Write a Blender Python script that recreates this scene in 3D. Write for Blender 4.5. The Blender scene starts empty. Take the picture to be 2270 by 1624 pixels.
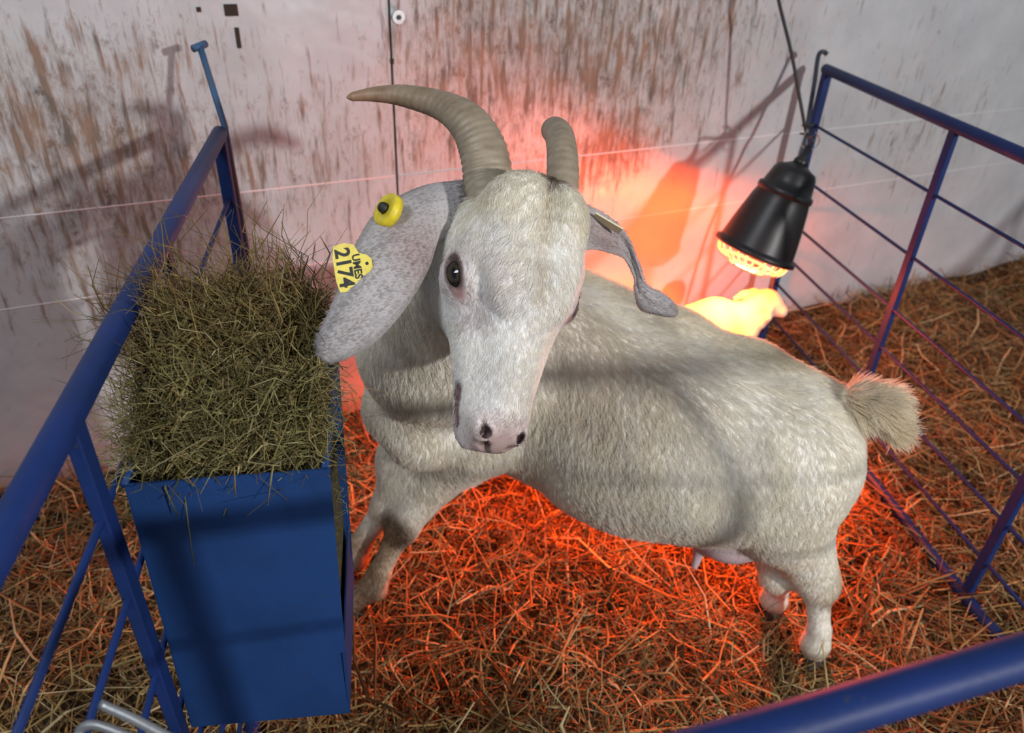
import bpy, math, random
import numpy as np
from mathutils import Matrix, Vector

rng = np.random.default_rng(7)
random.seed(7)
sc = bpy.context.scene
col = sc.collection

# ------------------------------------------------------------------ camera
W, HH, F = 2270, 1624, 1665.0
CAM_Z = 1.2


def _cam_axes():
    d = np.array([1020 - W / 2, 3400 - HH / 2, F]); d /= np.linalg.norm(d)
    up = -d
    fw = np.array([0, 0, 1.0]); y = fw - up * (fw @ up); y /= np.linalg.norm(y)
    x = np.cross(y, up)
    if x[0] < 0: x = -x
    return np.stack([x, y, up])


RC_ = _cam_axes()          # world vector = RC_ @ camera vector (x right, y down, z forward)
EYE = np.array([0, 0, CAM_Z])


def atd(px, py, d):
    """point on the sight line of a picture point at a given distance along the optical axis"""
    return EYE + RC_ @ np.array([px - W / 2, py - HH / 2, F]) * (d / F)


def atz(px, py, z):
    r = RC_ @ np.array([px - W / 2, py - HH / 2, F])
    return EYE + r * ((z - CAM_Z) / r[2])


cam_d = bpy.data.cameras.new('camera'); cam = bpy.data.objects.new('camera', cam_d); col.objects.link(cam)
rgt, upv, bck = RC_ @ [1, 0, 0], RC_ @ [0, -1, 0], RC_ @ [0, 0, -1]
m = Matrix.Identity(4)
for i in range(3):
    m[i][0], m[i][1], m[i][2], m[i][3] = rgt[i], upv[i], bck[i], EYE[i]
cam.matrix_world = m
cam_d.sensor_width = 36; cam_d.lens = F / W * 36
cam_d.clip_start = 0.02
cam_d.dof.use_dof = True; cam_d.dof.focus_distance = 0.86; cam_d.dof.aperture_fstop = 5.0
sc.camera = cam

# ------------------------------------------------------------------ light
wd = bpy.data.worlds.new('barn_air'); sc.world = wd; wd.use_nodes = True
bg = wd.node_tree.nodes['Background']
bg.inputs[0].default_value = (0.80, 0.88, 1.0, 1); bg.inputs[1].default_value = 0.19


def area(name, loc, target, power, size, color):
    ld = bpy.data.lights.new(name, 'AREA'); ld.shape = 'DISK'; ld.size = size; ld.energy = power; ld.color = color
    o = bpy.data.objects.new(name, ld); col.objects.link(o); o.location = loc
    o.rotation_euler = (Vector(target) - Vector(loc)).to_track_quat('-Z', 'Y').to_euler()
    return o


area('barn_work_light', (2.7, -1.75, 1.85), (0.2, 1.2, 0.5), 112, 0.15, (1.0, 0.98, 0.96))
area('barn_ceiling_light', (-1.1, -0.4, 2.8), (0.1, 1.2, 0.4), 30, 0.8, (0.90, 0.95, 1.0))

vs = sc.view_settings
vs.view_transform = 'Standard'; vs.look = 'None'; vs.gamma = 1; vs.use_curve_mapping = False
vs.exposure = 0.0
cy = sc.cycles
cy.use_adaptive_sampling = True; cy.adaptive_threshold = .05
cy.max_bounces = 5; cy.diffuse_bounces = 3; cy.glossy_bounces = 2; cy.transmission_bounces = 3; cy.transparent_max_bounces = 4


# ------------------------------------------------------------------ helpers
def tag(o, label=None, cat=None, group=None, kind=None):
    if label: o['label'] = label
    if cat: o['category'] = cat
    if group: o['group'] = group
    if kind: o['kind'] = kind
    return o


def empty(name, loc=(0, 0, 0)):
    o = bpy.data.objects.new(name, None); col.objects.link(o); o.location = loc
    o.empty_display_size = 0.05
    return o


def link(name, me, mat, parent=None):
    o = bpy.data.objects.new(name, me); col.objects.link(o)
    if mat is not None: me.materials.append(mat)
    if parent is not None:
        o.parent = parent
        t = parent; L = Vector((0, 0, 0))
        while t is not None:
            L += t.location; t = t.parent
        o.location = -L
    return o


def mesh(name, v, f, mat, parent=None, smooth=False):
    me = bpy.data.meshes.new(name)
    me.from_pydata([tuple(map(float, p)) for p in v], [], [tuple(map(int, q)) for q in f])
    if smooth:
        me.polygons.foreach_set('use_smooth', [True] * len(me.polygons))
    me.update()
    return link(name, me, mat, parent)


def fast_mesh(name, v, quads, tris=None):
    """mesh from numpy arrays"""
    me = bpy.data.meshes.new(name)
    v = np.asarray(v, np.float32)
    nq = 0 if quads is None else len(quads); nt = 0 if tris is None else len(tris)
    loops = []
    if nq: loops.append(np.asarray(quads, np.int32).ravel())
    if nt: loops.append(np.asarray(tris, np.int32).ravel())
    loops = np.concatenate(loops)
    me.vertices.add(len(v)); me.vertices.foreach_set('co', v.ravel())
    me.loops.add(len(loops)); me.loops.foreach_set('vertex_index', loops)
    me.polygons.add(nq + nt)
    st = np.concatenate([np.arange(nq) * 4, nq * 4 + np.arange(nt) * 3]).astype(np.int32)
    me.polygons.foreach_set('loop_start', st)
    me.polygons.foreach_set('use_smooth', np.ones(nq + nt, bool))
    me.update(calc_edges=True); me.validate()
    return me


def frames(P):
    P = np.asarray(P, float); T = np.gradient(P, axis=0)
    T /= np.linalg.norm(T, axis=1)[:, None] + 1e-12
    a = np.array([0, 0, 1.0]) if abs(T[0][2]) < .9 else np.array([1.0, 0, 0])
    n = np.cross(T[0], a); n /= np.linalg.norm(n); N = [n]
    for t in T[1:]:
        n = n - t * (n @ t); n /= np.linalg.norm(n); N.append(n)
    N = np.array(N); return T, N, np.cross(T, N)


def tube_data(P, r, n=10, cap=True, ez=1.0):
    P = np.asarray(P, float); k = len(P); r = np.broadcast_to(np.asarray(r, float), (k,))
    T, N, B = frames(P); a = np.arange(n) * 2 * math.pi / n
    v = (P[:, None] + r[:, None, None] * (N[:, None] * np.cos(a)[None, :, None] + ez * B[:, None] * np.sin(a)[None, :, None])).reshape(-1, 3)
    f = [(i * n + j, i * n + (j + 1) % n, (i + 1) * n + (j + 1) % n, (i + 1) * n + j) for i in range(k - 1) for j in range(n)]
    if cap: f += [tuple(range(n))[::-1], tuple(range((k - 1) * n, k * n))]
    return v, f


def tube(name, P, r, mat, parent=None, n=10, cap=True):
    v, f = tube_data(P, r, n, cap)
    return mesh(name, v, f, mat, parent, True)


def spline(P, k=8):
    """Catmull-Rom through points (any dimension)"""
    P = np.asarray(P, float); Q = np.vstack([2 * P[0] - P[1], P, 2 * P[-1] - P[-2]]); out = []
    for i in range(len(P) - 1):
        a, b, c, d = Q[i:i + 4]
        for t in np.linspace(0, 1, k, endpoint=False):
            out.append(.5 * (2 * b + (c - a) * t + (2 * a - 5 * b + 4 * c - d) * t * t + (3 * b - a - 3 * c + d) * t ** 3))
    out.append(P[-1]); return np.array(out)


def bar(name, a, b, wx, wy, mat, parent=None, side=(1, 0, 0), bev=.0015):
    """bevelled flat bar from a to b: wx along side, wy across it"""
    a, b, s = np.asarray(a, float), np.asarray(b, float), np.asarray(side, float)
    t = b - a; L = np.linalg.norm(t); t /= L
    s = s - t * (s @ t); s /= np.linalg.norm(s); u = np.cross(t, s)
    e = bev; x, y = wx / 2, wy / 2
    prof = [(-x + e, -y), (x - e, -y), (x, -y + e), (x, y - e), (x - e, y), (-x + e, y), (-x, y - e), (-x, -y + e)]
    v = [p + s * q[0] + u * q[1] for p in (a, b) for q in prof]
    f = [(i, (i + 1) % 8, 8 + (i + 1) % 8, 8 + i) for i in range(8)] + [tuple(range(8))[::-1], tuple(range(8, 16))]
    return mesh(name, v, f, mat, parent)


def slab(name, q, t, mat, parent=None):
    """plate with four corners q (in order) thickened by vector t"""
    q = [np.asarray(p, float) for p in q]; t = np.asarray(t, float)
    v = [p for p in q] + [p + t for p in q]
    f = [(0, 1, 2, 3), (7, 6, 5, 4)] + [(i, i + 4, (i + 1) % 4 + 4, (i + 1) % 4) for i in range(4)]
    return mesh(name, v, f, mat, parent)


# ------------------------------------------------------------------ materials
def mat(name, color=(.8, .8, .8), rough=.6, metal=0., spec=.5):
    mt = bpy.data.materials.new(name); mt.use_nodes = True
    b = mt.node_tree.nodes['Principled BSDF']
    b.inputs['Base Color'].default_value = (*color, 1); b.inputs['Roughness'].default_value = rough
    b.inputs['Metallic'].default_value = metal; b.inputs['Specular IOR Level'].default_value = spec
    return mt, mt.node_tree, b


def N(nt, kind, **kw):
    n = nt.nodes.new(kind)
    for k, v in kw.items():
        if k in n.inputs: n.inputs[k].default_value = v
        else: setattr(n, k, v)
    return n


def ramp(nt, fac, stops):
    r = nt.nodes.new('ShaderNodeValToRGB'); nt.links.new(fac, r.inputs[0])
    e = r.color_ramp.elements
    while len(e) < len(stops): e.new(.5)
    for k, (p, c) in enumerate(stops):
        e[k].position = p; e[k].color = (*c, 1) if len(c) == 3 else c
    return r.outputs[0]


def math_(nt, op, a, b=None):
    n = nt.nodes.new('ShaderNodeMath'); n.operation = op
    for i, x in enumerate((a, b)):
        if x is None: continue
        if isinstance(x, (int, float)): n.inputs[i].default_value = x
        else: nt.links.new(x, n.inputs[i])
    return n.outputs[0]


def mixc(nt, fac, a, b, mode='MIX'):
    n = nt.nodes.new('ShaderNodeMix'); n.data_type = 'RGBA'; n.blend_type = mode
    if isinstance(fac, (int, float)): n.inputs[0].default_value = fac
    else: nt.links.new(fac, n.inputs[0])
    for i, x in ((6, a), (7, b)):
        if isinstance(x, tuple): n.inputs[i].default_value = (*x, 1)
        else: nt.links.new(x, n.inputs[i])
    return n.outputs[2]


def bump(nt, b, h, strength=.3, dist=.002):
    n = nt.nodes.new('ShaderNodeBump'); n.inputs['Strength'].default_value = strength; n.inputs['Distance'].default_value = dist
    nt.links.new(h, n.inputs['Height']); nt.links.new(n.outputs[0], b.inputs['Normal'])


def noise(nt, vec, scale, detail=3, rough=.55):
    n = N(nt, 'ShaderNodeTexNoise', Scale=scale, Detail=detail, Roughness=rough)
    if vec is not None: nt.links.new(vec, n.inputs['Vector'])
    return n.outputs['Fac']


def objvec(nt, scale=(1, 1, 1), loc=(0, 0, 0)):
    t = nt.nodes.new('ShaderNodeTexCoord'); mp = nt.nodes.new('ShaderNodeMapping')
    mp.inputs['Scale'].default_value = scale; mp.inputs['Location'].default_value = loc
    nt.links.new(t.outputs['Object'], mp.inputs['Vector']); return mp.outputs[0]


# blue enamel of the pen panels
def enamel(name, c1, c2, rough=.42):
    mt, nt, b = mat(name, c1, rough, 0, .22)
    v = objvec(nt)
    c = ramp(nt, noise(nt, v, 14, 4), [(.3, c2), (.6, c1)])
    chips = ramp(nt, noise(nt, v, 90, 3), [(.70, (0, 0, 0)), (.74, (1, 1, 1))])
    c = mixc(nt, chips, c, (.035, .04, .075))
    nt.links.new(c, b.inputs['Base Color'])
    bump(nt, b, noise(nt, v, 160, 3), .25, .001)
    return mt


M_blue = enamel('blue_enamel', (.010, .029, .135), (.008, .023, .095), .5)
M_feed = enamel('feeder_blue_enamel', (.013, .047, .165), (.011, .040, .135), .5)
M_pinblue = enamel('worn_blue_steel', (.04, .10, .20), (.09, .08, .07), .5)
M_dark = mat('dark_steel', (.03, .035, .05), .45, .3)[0]
M_galv, nt, b = mat('galvanised_steel', (.55, .56, .57), .38, .9)
bump(nt, b, noise(nt, objvec(nt), 120, 3), .25, .001)
M_black, nt, b = mat('black_plastic', (.012, .012, .013), .40)
bump(nt, b, noise(nt, objvec(nt), 300, 2), .1, .0005)
M_cord = mat('black_rubber', (.015, .016, .017), .55)[0]
M_guard = mat('white_guard_plastic', (.85, .83, .78), .5)[0]
M_bulb, nt, b = mat('red_bulb_glass', (.9, .2, .05), .3)
b.inputs['Emission Color'].default_value = (1, .27, .05, 1); b.inputs['Emission Strength'].default_value = 9
M_metalin = mat('lamp_inside', (.5, .45, .4), .5, .3)[0]

# straw / hay (per strand tint stored on the mesh)
def strandmat(name, rough=.6, transl=.25):
    mt, nt, b = mat(name, (.4, .3, .15), rough, 0, .35)
    a = N(nt, 'ShaderNodeAttribute', attribute_name='tint'); 
    nt.links.new(a.outputs['Color'], b.inputs['Base Color'])
    tr = nt.nodes.new('ShaderNodeBsdfTranslucent'); nt.links.new(a.outputs['Color'], tr.inputs[0])
    mx = nt.nodes.new('ShaderNodeMixShader'); mx.inputs[0].default_value = transl
    out = nt.nodes['Material Output']
    nt.links.new(b.outputs[0], mx.inputs[1]); nt.links.new(tr.outputs[0], mx.inputs[2]); nt.links.new(mx.outputs[0], out.inputs[0])
    return mt


M_straw = strandmat('straw_stems', .5)
M_hay = strandmat('hay_stems', .65)
M_bed, nt, b = mat('straw_litter', (.16, .09, .04), .9)
v = objvec(nt)
nt.links.new(ramp(nt, noise(nt, v, 60, 5), [(.35, (.035, .020, .010)), (.65, (.15, .085, .035))]), b.inputs['Base Color'])
bump(nt, b, noise(nt, v, 90, 4), .8, .01)
M_concrete, nt, b = mat('concrete_floor', (.25, .24, .22), .9)
nt.links.new(ramp(nt, noise(nt, objvec(nt), 12, 5), [(.3, (.18, .17, .155)), (.7, (.3, .29, .27))]), b.inputs['Base Color'])

# ------------------------------------------------------------------ setting: wall and floor
WP = np.array([-.686, 1.448, 0]); WD = np.array([.898, .440, 0]); WD /= np.linalg.norm(WD); WN = np.array([-WD[1], WD[0], 0])
WANG = math.atan2(WD[1], WD[0])


def wallmat():
    mt, nt, b = mat('grimy_white_wall_board', (.7, .7, .7), .33)
    tc = nt.nodes.new('ShaderNodeTexCoord'); o = tc.outputs['Object']

    def vec(scale, loc=(0, 0, 0)):
        mp = nt.nodes.new('ShaderNodeMapping'); mp.inputs['Scale'].default_value = scale; mp.inputs['Location'].default_value = loc
        nt.links.new(o, mp.inputs[0]); return mp.outputs[0]

    def blob(s, z, rs, rz):
        g = nt.nodes.new('ShaderNodeTexGradient'); g.gradient_type = 'SPHERICAL'
        nt.links.new(vec((1 / rs, 1, 1 / rz), (-s / rs, 0, -z / rz)), g.inputs[0]); return g.outputs[1]
    base = ramp(nt, noise(nt, vec((1, 1, 1)), 5, 4), [(.3, (.465, .49, .525)), (.7, (.60, .625, .655))])
    # regions the grime sits in
    reg = math_(nt, 'ADD', math_(nt, 'MULTIPLY', blob(-.20, .80, .56, .50), 1.5), .18)
    for s, z, rs, rz, k in ((.85, .82, .66, .62, 1.5), (.62, .98, .3, .35, .8), (.20, .60, .66, .48, 1.0), (1.02, .63, .20, .13, 1.3), (2.1, .60, 1.0, .7, 1.0), (1.25, .95, .55, .35, 1.1), (-.3, .35, .5, .3, .5)):
        reg = math_(nt, 'ADD', reg, math_(nt, 'MULTIPLY', blob(s, z, rs, rz), k))
    reg = math_(nt, 'ADD', reg, math_(nt, 'MULTIPLY', math_(nt, 'SUBTRACT', noise(nt, vec((1, 1, 1), (3, 0, 1)), 4, 4), .5), 1.0))
    # drips: noise drawn out downwards
    drip = noise(nt, vec((58, 1, 8)), 1.0, 5, .62)
    fine = noise(nt, vec((190, 1, 26), (4, 0, 2)), 1.0, 5, .68)
    blot = noise(nt, vec((1, 1, .6), (1, 0, 7)), 42, 6, .72)
    th = math_(nt, 'SUBTRACT', .718, math_(nt, 'MULTIPLY', reg, .155))
    m1 = math_(nt, 'MULTIPLY', math_(nt, 'SUBTRACT', drip, th), 6.5)
    m2 = math_(nt, 'MULTIPLY', math_(nt, 'SUBTRACT', fine, math_(nt, 'ADD', th, .025)), 4.0)
    m3 = math_(nt, 'MULTIPLY', math_(nt, 'SUBTRACT', blot, math_(nt, 'ADD', th, .01)), 5.0)
    mk = math_(nt, 'MAXIMUM', math_(nt, 'MAXIMUM', m1, m2), m3)
    cl = nt.nodes.new('ShaderNodeClamp'); nt.links.new(mk, cl.inputs[0]); cl.inputs[2].default_value = .88
    grime = ramp(nt, noise(nt, vec((6, 1, 3), (9, 0, 0)), 4, 3), [(.35, (.085, .06, .04)), (.65, (.25, .135, .075))])
    haze = math_(nt, 'MULTIPLY', math_(nt, 'MULTIPLY', reg, noise(nt, vec((7, 1, 4), (2, 0, 5)), 2, 5, .65)), .42)
    hc = nt.nodes.new('ShaderNodeClamp'); nt.links.new(haze, hc.inputs[0]); hc.inputs[2].default_value = .4
    c = mixc(nt, hc.outputs[0], base, (.33, .27, .21))
    c = mixc(nt, cl.outputs[0], c, grime)
    # splashed dirt along the foot of the wall
    sp = nt.nodes.new('ShaderNodeSeparateXYZ'); nt.links.new(o, sp.inputs[0])
    low = math_(nt, 'MULTIPLY', math_(nt, 'SUBTRACT', math_(nt, 'ADD', .05, math_(nt, 'MULTIPLY', noise(nt, vec((4, 1, 4)), 3, 4), .08)), sp.outputs[2]), 8.0)
    lc = nt.nodes.new('ShaderNodeClamp'); nt.links.new(low, lc.inputs[0]); lc.inputs[2].default_value = .6
    c = mixc(nt, lc.outputs[0], c, (.28, .23, .18))
    nt.links.new(c, b.inputs['Base Color'])
    rr = nt.nodes.new('ShaderNodeMapRange'); nt.links.new(cl.outputs[0], rr.inputs[0]); rr.inputs[3].default_value = .36; rr.inputs[4].default_value = .8
    nt.links.new(rr.outputs[0], b.inputs['Roughness'])
    bump(nt, b, math_(nt, 'ADD', noise(nt, vec((1, 1, 1)), 7, 3), math_(nt, 'MULTIPLY', cl.outputs[0], .15)), .35, .02)
    return mt


M_wall = wallmat()
M_gap = mat('wall_gap_backing', (.10, .095, .09), .9)[0]
M_rib = mat('white_wall_rib', (.68, .68, .69), .4)[0]


def wall_local(name, v, f, mt, parent=None, smooth=False):
    me = bpy.data.meshes.new(name); me.from_pydata(v, [], f)
    if smooth: me.polygons.foreach_set('use_smooth', [True] * len(me.polygons))
    o = bpy.data.objects.new(name, me); col.objects.link(o); me.materials.append(mt)
    if parent: o.parent = parent
    return o


def boxv(x0, x1, y0, y1, z0, z1):
    v = [(x, y, z) for z in (z0, z1) for y in (y0, y1) for x in (x0, x1)]
    return v, [(0, 2, 3, 1), (4, 5, 7, 6), (0, 1, 5, 4), (2, 6, 7, 3), (0, 4, 6, 2), (1, 3, 7, 5)]


wall = wall_local('wall_back', *boxv(-1.4, 3.9, .012, .06, -.05, 1.75), M_gap)
wall.location = WP; wall.rotation_euler.z = WANG
tag(wall, 'stained white board wall behind the goat pen', kind='structure')
for x0, x1 in ((-1.4, .452), (.4575, 3.9)):
    wall_local('wall_panel', *boxv(x0, x1, 0, .012, -.05, 1.75), M_wall, wall)
for x0, x1 in ((-1.4, .45), (.46, 3.9)):
    for z in (.637, .452):
        v, f = tube_data([(x0, .001, z), ((x0 + x1) / 2, .001, z), (x1, .001, z)], .0020, 8)
        wall_local('rib', [tuple(map(float, p)) for p in v], f, M_rib, wall, True)
# fixing washer and a square rust-edged hole
v, f = tube_data([(.472, -.001, .964), (.472, -.006, .964)], .013, 16)
w_ = wall_local('washer', [tuple(map(float, p)) for p in v], f, M_galv, wall)
v, f = tube_data([(.472, -.006, .964), (.472, -.010, .964)], .005, 6)
wall_local('screw_head', [tuple(map(float, p)) for p in v], f, M_dark, w_)
M_hole = mat('dark_hole', (.03, .02, .015), .9)[0]
for (s, z, a, h) in ((.152, .983, .012, .010), (.096, .985, .004, .004), (.157, .935, .004, .018), (.455, .88, .004, .005)):
    v, f = boxv(s - a, s + a, -.0015, .002, z - h, z + h); wall_local('hole', v, f, M_hole, wall)

floor = mesh('floor', [(-3, -2.5, -.06), (5, -2.5, -.06), (5, 4.5, -.06), (-3, 4.5, -.06)], [(0, 1, 2, 3)], M_concrete)
tag(floor, 'concrete barn floor under the straw', kind='structure')

# ------------------------------------------------------------------ straw bedding
_ph = rng.uniform(0, 6.28, (14, 3)); _fr = rng.normal(0, 1, (14, 2)) * np.linspace(2, 13, 14)[:, None]


def hgt(x, y):
    h = np.zeros_like(x)
    for k in range(14):
        h += np.sin(_fr[k, 0] * x + _fr[k, 1] * y + _ph[k, 0]) * .011 / (1 + .16 * k)
    d = ((x - WP[0]) * WN[0] + (y - WP[1]) * WN[1])          # negative in front of the wall
    h = h - .012
    h += np.clip(1 + d / .35, 0, 1) ** 2 * .015
    h += .05 * np.exp(-(((x - 1.35) / .4) ** 2 + ((y - 2.2) / .3) ** 2))
    h += .03 * np.exp(-(((x + .75) / .35) ** 2 + ((y - .95) / .35) ** 2))
    return h


def strands(name, P, D, L, Wd, tint, bend, mt, parent=None, rings=4, sides=3, flat=.5):
    """many separate stems in one mesh: start-mid points P, directions D, lengths L, widths Wd"""
    n = len(P); t = np.linspace(-.5, .5, rings)
    up = np.array([0, 0, 1.0]); S = np.cross(D, up); S /= np.linalg.norm(S, axis=1)[:, None] + 1e-9
    U = np.cross(S, D)
    b1 = rng.normal(0, 1, n) * bend; b2 = rng.normal(0, 1, n) * bend
    kink = rng.normal(0, 1, (n, rings)) * bend * .25
    C = P[:, None] + D[:, None] * (t[None, :, None] * L[:, None, None])
    C = C + S[:, None] * ((b1[:, None] * (t ** 2) * 2 + kink) * L[:, None])[..., None] + U[:, None] * ((b2[:, None] * (t ** 2) * 2 + kink[:, ::-1]) * L[:, None])[..., None]
    a = np.arange(sides) * 2 * math.pi / sides
    roll = rng.uniform(0, 6.28, n)
    ca = np.cos(a[None] + roll[:, None]); sa = np.sin(a[None] + roll[:, None]) * flat
    w = (Wd[:, None] * (1 - .45 * np.abs(t * 2) ** 3)[None])[:, :, None, None] * .5
    V = C[:, :, None] + w * (S[:, None, None] * ca[:, None, :, None] + U[:, None, None] * sa[:, None, :, None])
    V = V.reshape(-1, 3)
    base = (np.arange(n) * rings * sides)[:, None]
    q = np.array([(i * sides + j, i * sides + (j + 1) % sides, (i + 1) * sides + (j + 1) % sides, (i + 1) * sides + j) for i in range(rings - 1) for j in range(sides)]).ravel()
    Q = (base + q[None]).reshape(-1, 4)
    me = fast_mesh(name, V, Q)
    ca_ = me.attributes.new('tint', 'FLOAT_COLOR', 'POINT')
    c = np.repeat(np.concatenate([tint, np.ones((n, 1))], 1), rings * sides, axis=0).astype(np.float32)
    ca_.data.foreach_set('color', c.ravel())
    return link(name, me, mt, parent)


def straw_tint(n, pal, jit=.25):
    pal = np.array(pal); i = rng.integers(0, len(pal), n)
    return np.clip(pal[i] * rng.uniform(1 - jit, 1 + jit, (n, 1)), 0, 1)


# litter surface under the loose stems
gx, gy = np.meshgrid(np.linspace(-1.9, 3.0, 150), np.linspace(-.2, 3.3, 110), indexing='ij')
keep_d = (gx - WP[0]) * WN[0] + (gy - WP[1]) * WN[1]
gz = hgt(gx, gy) - .012
# slide points behind the wall onto the wall line
over = np.clip(keep_d + .002, 0, None)
V = np.stack([gx - WN[0] * over, gy - WN[1] * over, gz], -1).reshape(-1, 3)
ii = np.arange(150 * 110).reshape(150, 110)
Q = np.stack([ii[:-1, :-1], ii[1:, :-1], ii[1:, 1:], ii[:-1, 1:]], -1).reshape(-1, 4)
bed = empty('straw_bedding')
tag(bed, 'loose golden brown straw spread over the pen floor', 'straw', kind='stuff')
me = fast_mesh('litter', V, Q); link('litter', me, M_bed, bed)

n = 85000
x = rng.uniform(-1.7, 2.6, n); y = rng.uniform(.25, 3.0, n)
d = (x - WP[0]) * WN[0] + (y - WP[1]) * WN[1]
inview = (np.abs(x) < .45 + .80 * y) & (d < -.01) & (y > .45)
x, y = x[inview], y[inview]; n = len(x)
far = np.clip((y - .8) / 1.6, 0, 1)
z = hgt(x, y) + rng.gamma(1.5, .010, n)
yaw = rng.uniform(0, 6.28, n); pit = rng.normal(0, .27, n)
D = np.stack([np.cos(yaw) * np.cos(pit), np.sin(yaw) * np.cos(pit), np.sin(pit)], 1)
L = np.clip(rng.gamma(2.2, .040, n), .015, .26)
Wd = np.where(rng.random(n) < .3, rng.uniform(.0040, .0076, n), rng.uniform(.0014, .0042, n))
L = np.where(Wd > .004, L * 1.3, L)
# keep stems clear of the wall face
dd = (x - WP[0]) * WN[0] + (y - WP[1]) * WN[1]
reach = np.abs(D[:, 0] * WN[0] + D[:, 1] * WN[1]) * L / 2
push = np.clip(dd + reach + .005, 0, None); x = x - WN[0] * push; y = y - WN[1] * push
PALS = [(.52, .33, .12), (.40, .24, .085), (.28, .155, .06), (.60, .43, .19), (.38, .27, .10), (.20, .105, .045), (.68, .54, .30), (.44, .25, .09), (.15, .08, .035), (.24, .13, .05)]
strands('stems', np.stack([x, y, z], 1), D, L, Wd, straw_tint(n, PALS), .22, M_straw, bed)

# ------------------------------------------------------------------ pen panels
ZR = .8246
S_ = .857
LCp = np.array([-.596, 1.473]) * S_; LDir = np.array([.207, -.978])
RCp = np.array([.912, 2.411]) * S_; RDir = np.array([.159, -.987])
FRp = np.array([1.03, .53]); FLp = np.array([-.28, .093])
RAIL = .0128


def panel(label, A, B, ups, rods, posts=(True, True), group='blue pen panels'):
    A = np.asarray(A, float); B = np.asarray(B, float); L = np.linalg.norm(B - A); u = (B - A) / L
    root = empty('pen_panel', (*((A + B) / 2), 0))
    tag(root, label, 'fence panel', group)
    p = lambda s, z: np.array([A[0] + u[0] * s, A[1] + u[1] * s, z])
    ln = lambda s0, s1, z: [p(s, z) for s in np.linspace(s0, s1, 4)]
    tube('top_rail', ln(-RAIL, L + RAIL, ZR), RAIL, M_blue, root, 16)
    tube('bottom_rail', ln(-RAIL, L + RAIL, .012), RAIL, M_blue, root, 12)
    side = (u[0], u[1], 0)
    for s, k in ((0, posts[0]), (L, posts[1])):
        if k: bar('corner_post', p(s, -.02), p(s, ZR + .004), .021, .021, M_blue, root, side)
    for s in ups: bar('upright', p(s, 0), p(s, ZR), .022, .012, M_blue, root, side)
    for zz in rods: tube('rod', ln(0, L, zz), .0038, M_blue, root, 8)
    return root


nL = np.linalg.norm(FLp - LCp)
panel('blue pen panel running along the outer side of the hay feeder', LCp, FLp, (.44, .795), (.715, .614, .496, .397, .30, .20, .10))
panel('blue pen panel meeting the wall in the corner behind the heat lamp', RCp, FRp, (.529, 1.02), (.685, .543, .412, .314, .218, .115))
panel('blue pen panel whose thick top rail crosses the bottom corner of the picture', FLp + (FRp - FLp) * .02, FRp - (FRp - FLp) * .02, (.35, .72, 1.05), (.685, .543, .412, .314, .218, .115), (False, False))

panel('blue panel of the neighbouring pen beyond the right edge', (2.27, 2.45), (2.07, .20), (.55, 1.30), (.685, .543, .412, .314, .218, .115))

# corner pins
pin = empty('corner_pin', (*LCp, 0)); tag(pin, 'worn blue steel T-handled pin standing in the panel corner above the hay', 'pin')
top = atd(443, 102, 1.30); mid = np.array([*(LCp + [.004, .022]), ZR + .01]); low = np.array([*(LCp + [.012, .024]), .05])
tube('pin_rod', [top, (top + mid) / 2, mid, (mid + low) / 2, low], .0056, M_pinblue, pin, 10)
tube('pin_handle', [atd(428, 108, 1.29), atd(443, 102, 1.30), atd(456, 97, 1.31)], .0062, M_pinblue, pin, 10)
q = atd(511, 405, 1.345); tube('lug', [q + (-.008, 0, -.008), q + (0, 0, 0), q + (.008, 0, .006)], .007, M_blue, pin, 8)

pin = empty('corner_pin', (*RCp, 0)); tag(pin, 'dark steel pin with hooked top beside the lamp cord', 'pin')
P = [atd(1834, 121, 1.90), atd(1826, 115, 1.90), atd(1817, 118, 1.90), atd(1812, 135, 1.90), atd(1806, 180, 1.90), atd(1796, 240, 1.90), atd(1787, 300, 1.90), atd(1776, 340, 1.90), atd(1735, 520, 1.93), atd(1690, 735, 2.02)]
tube('pin_rod', spline(P, 5), .0056, M_dark, pin, 10)

hk = empty('steel_hook', tuple(atd(230, 1600, .50))); tag(hk, 'bare galvanised steel hook with rounded bend low on the pen panel', 'hook')
P = [atd(222, 1560, .500), atd(290, 1590, .50), atd(352, 1622, .50), atd(470, 1685, .50), atd(480, 1720, .50), atd(400, 1690, .50), atd(300, 1640, .50), atd(240, 1614, .50), atd(205, 1606, .50), atd(180, 1615, .50), atd(174, 1640, .50), atd(190, 1680, .51)]
tube('hook_rod', spline(P, 5), .0031, M_galv, hk, 12)

# ------------------------------------------------------------------ hay feeder
fd = empty('hay_feeder', (-.27, .62, .377)); tag(fd, 'blue sheet metal hay feeder hung on the pen panel', 'feeder')
TL, TR = np.array([-.352, .514, .721]), np.array([-.170, .5485, .721])
BR, BL = np.array([-.171, .516, .377]), np.array([-.347, .490, .377])
bk = np.array([-.036, .200, 0])
slab('end_plate', [TL, TR, BR, BL], np.array([-.0005, .0025, 0]), M_feed, fd)
slab('end_plate', [p + bk for p in (TL, TR, BR, BL)], np.array([-.0005, .0025, 0]), M_feed, fd)
slab('back_plate', [TL, TL + bk, BL + bk, BL], np.array([.002, 0, 0]), M_feed, fd)
slab('bottom_plate', [BL, BR, BR + bk, BL + bk], np.array([0, 0, .002]), M_feed, fd)
slab('trough_lip', [BR, BR + bk, BR + bk + (0, 0, .10), BR + (0, .006, .10)], np.array([-.002, 0, 0]), M_feed, fd)
ir = TR + (-.006, .004, -.004)
tube('rim_bar', [ir, ir + bk * .5, ir + bk], .0042, M_feed, fd, 8)
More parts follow.
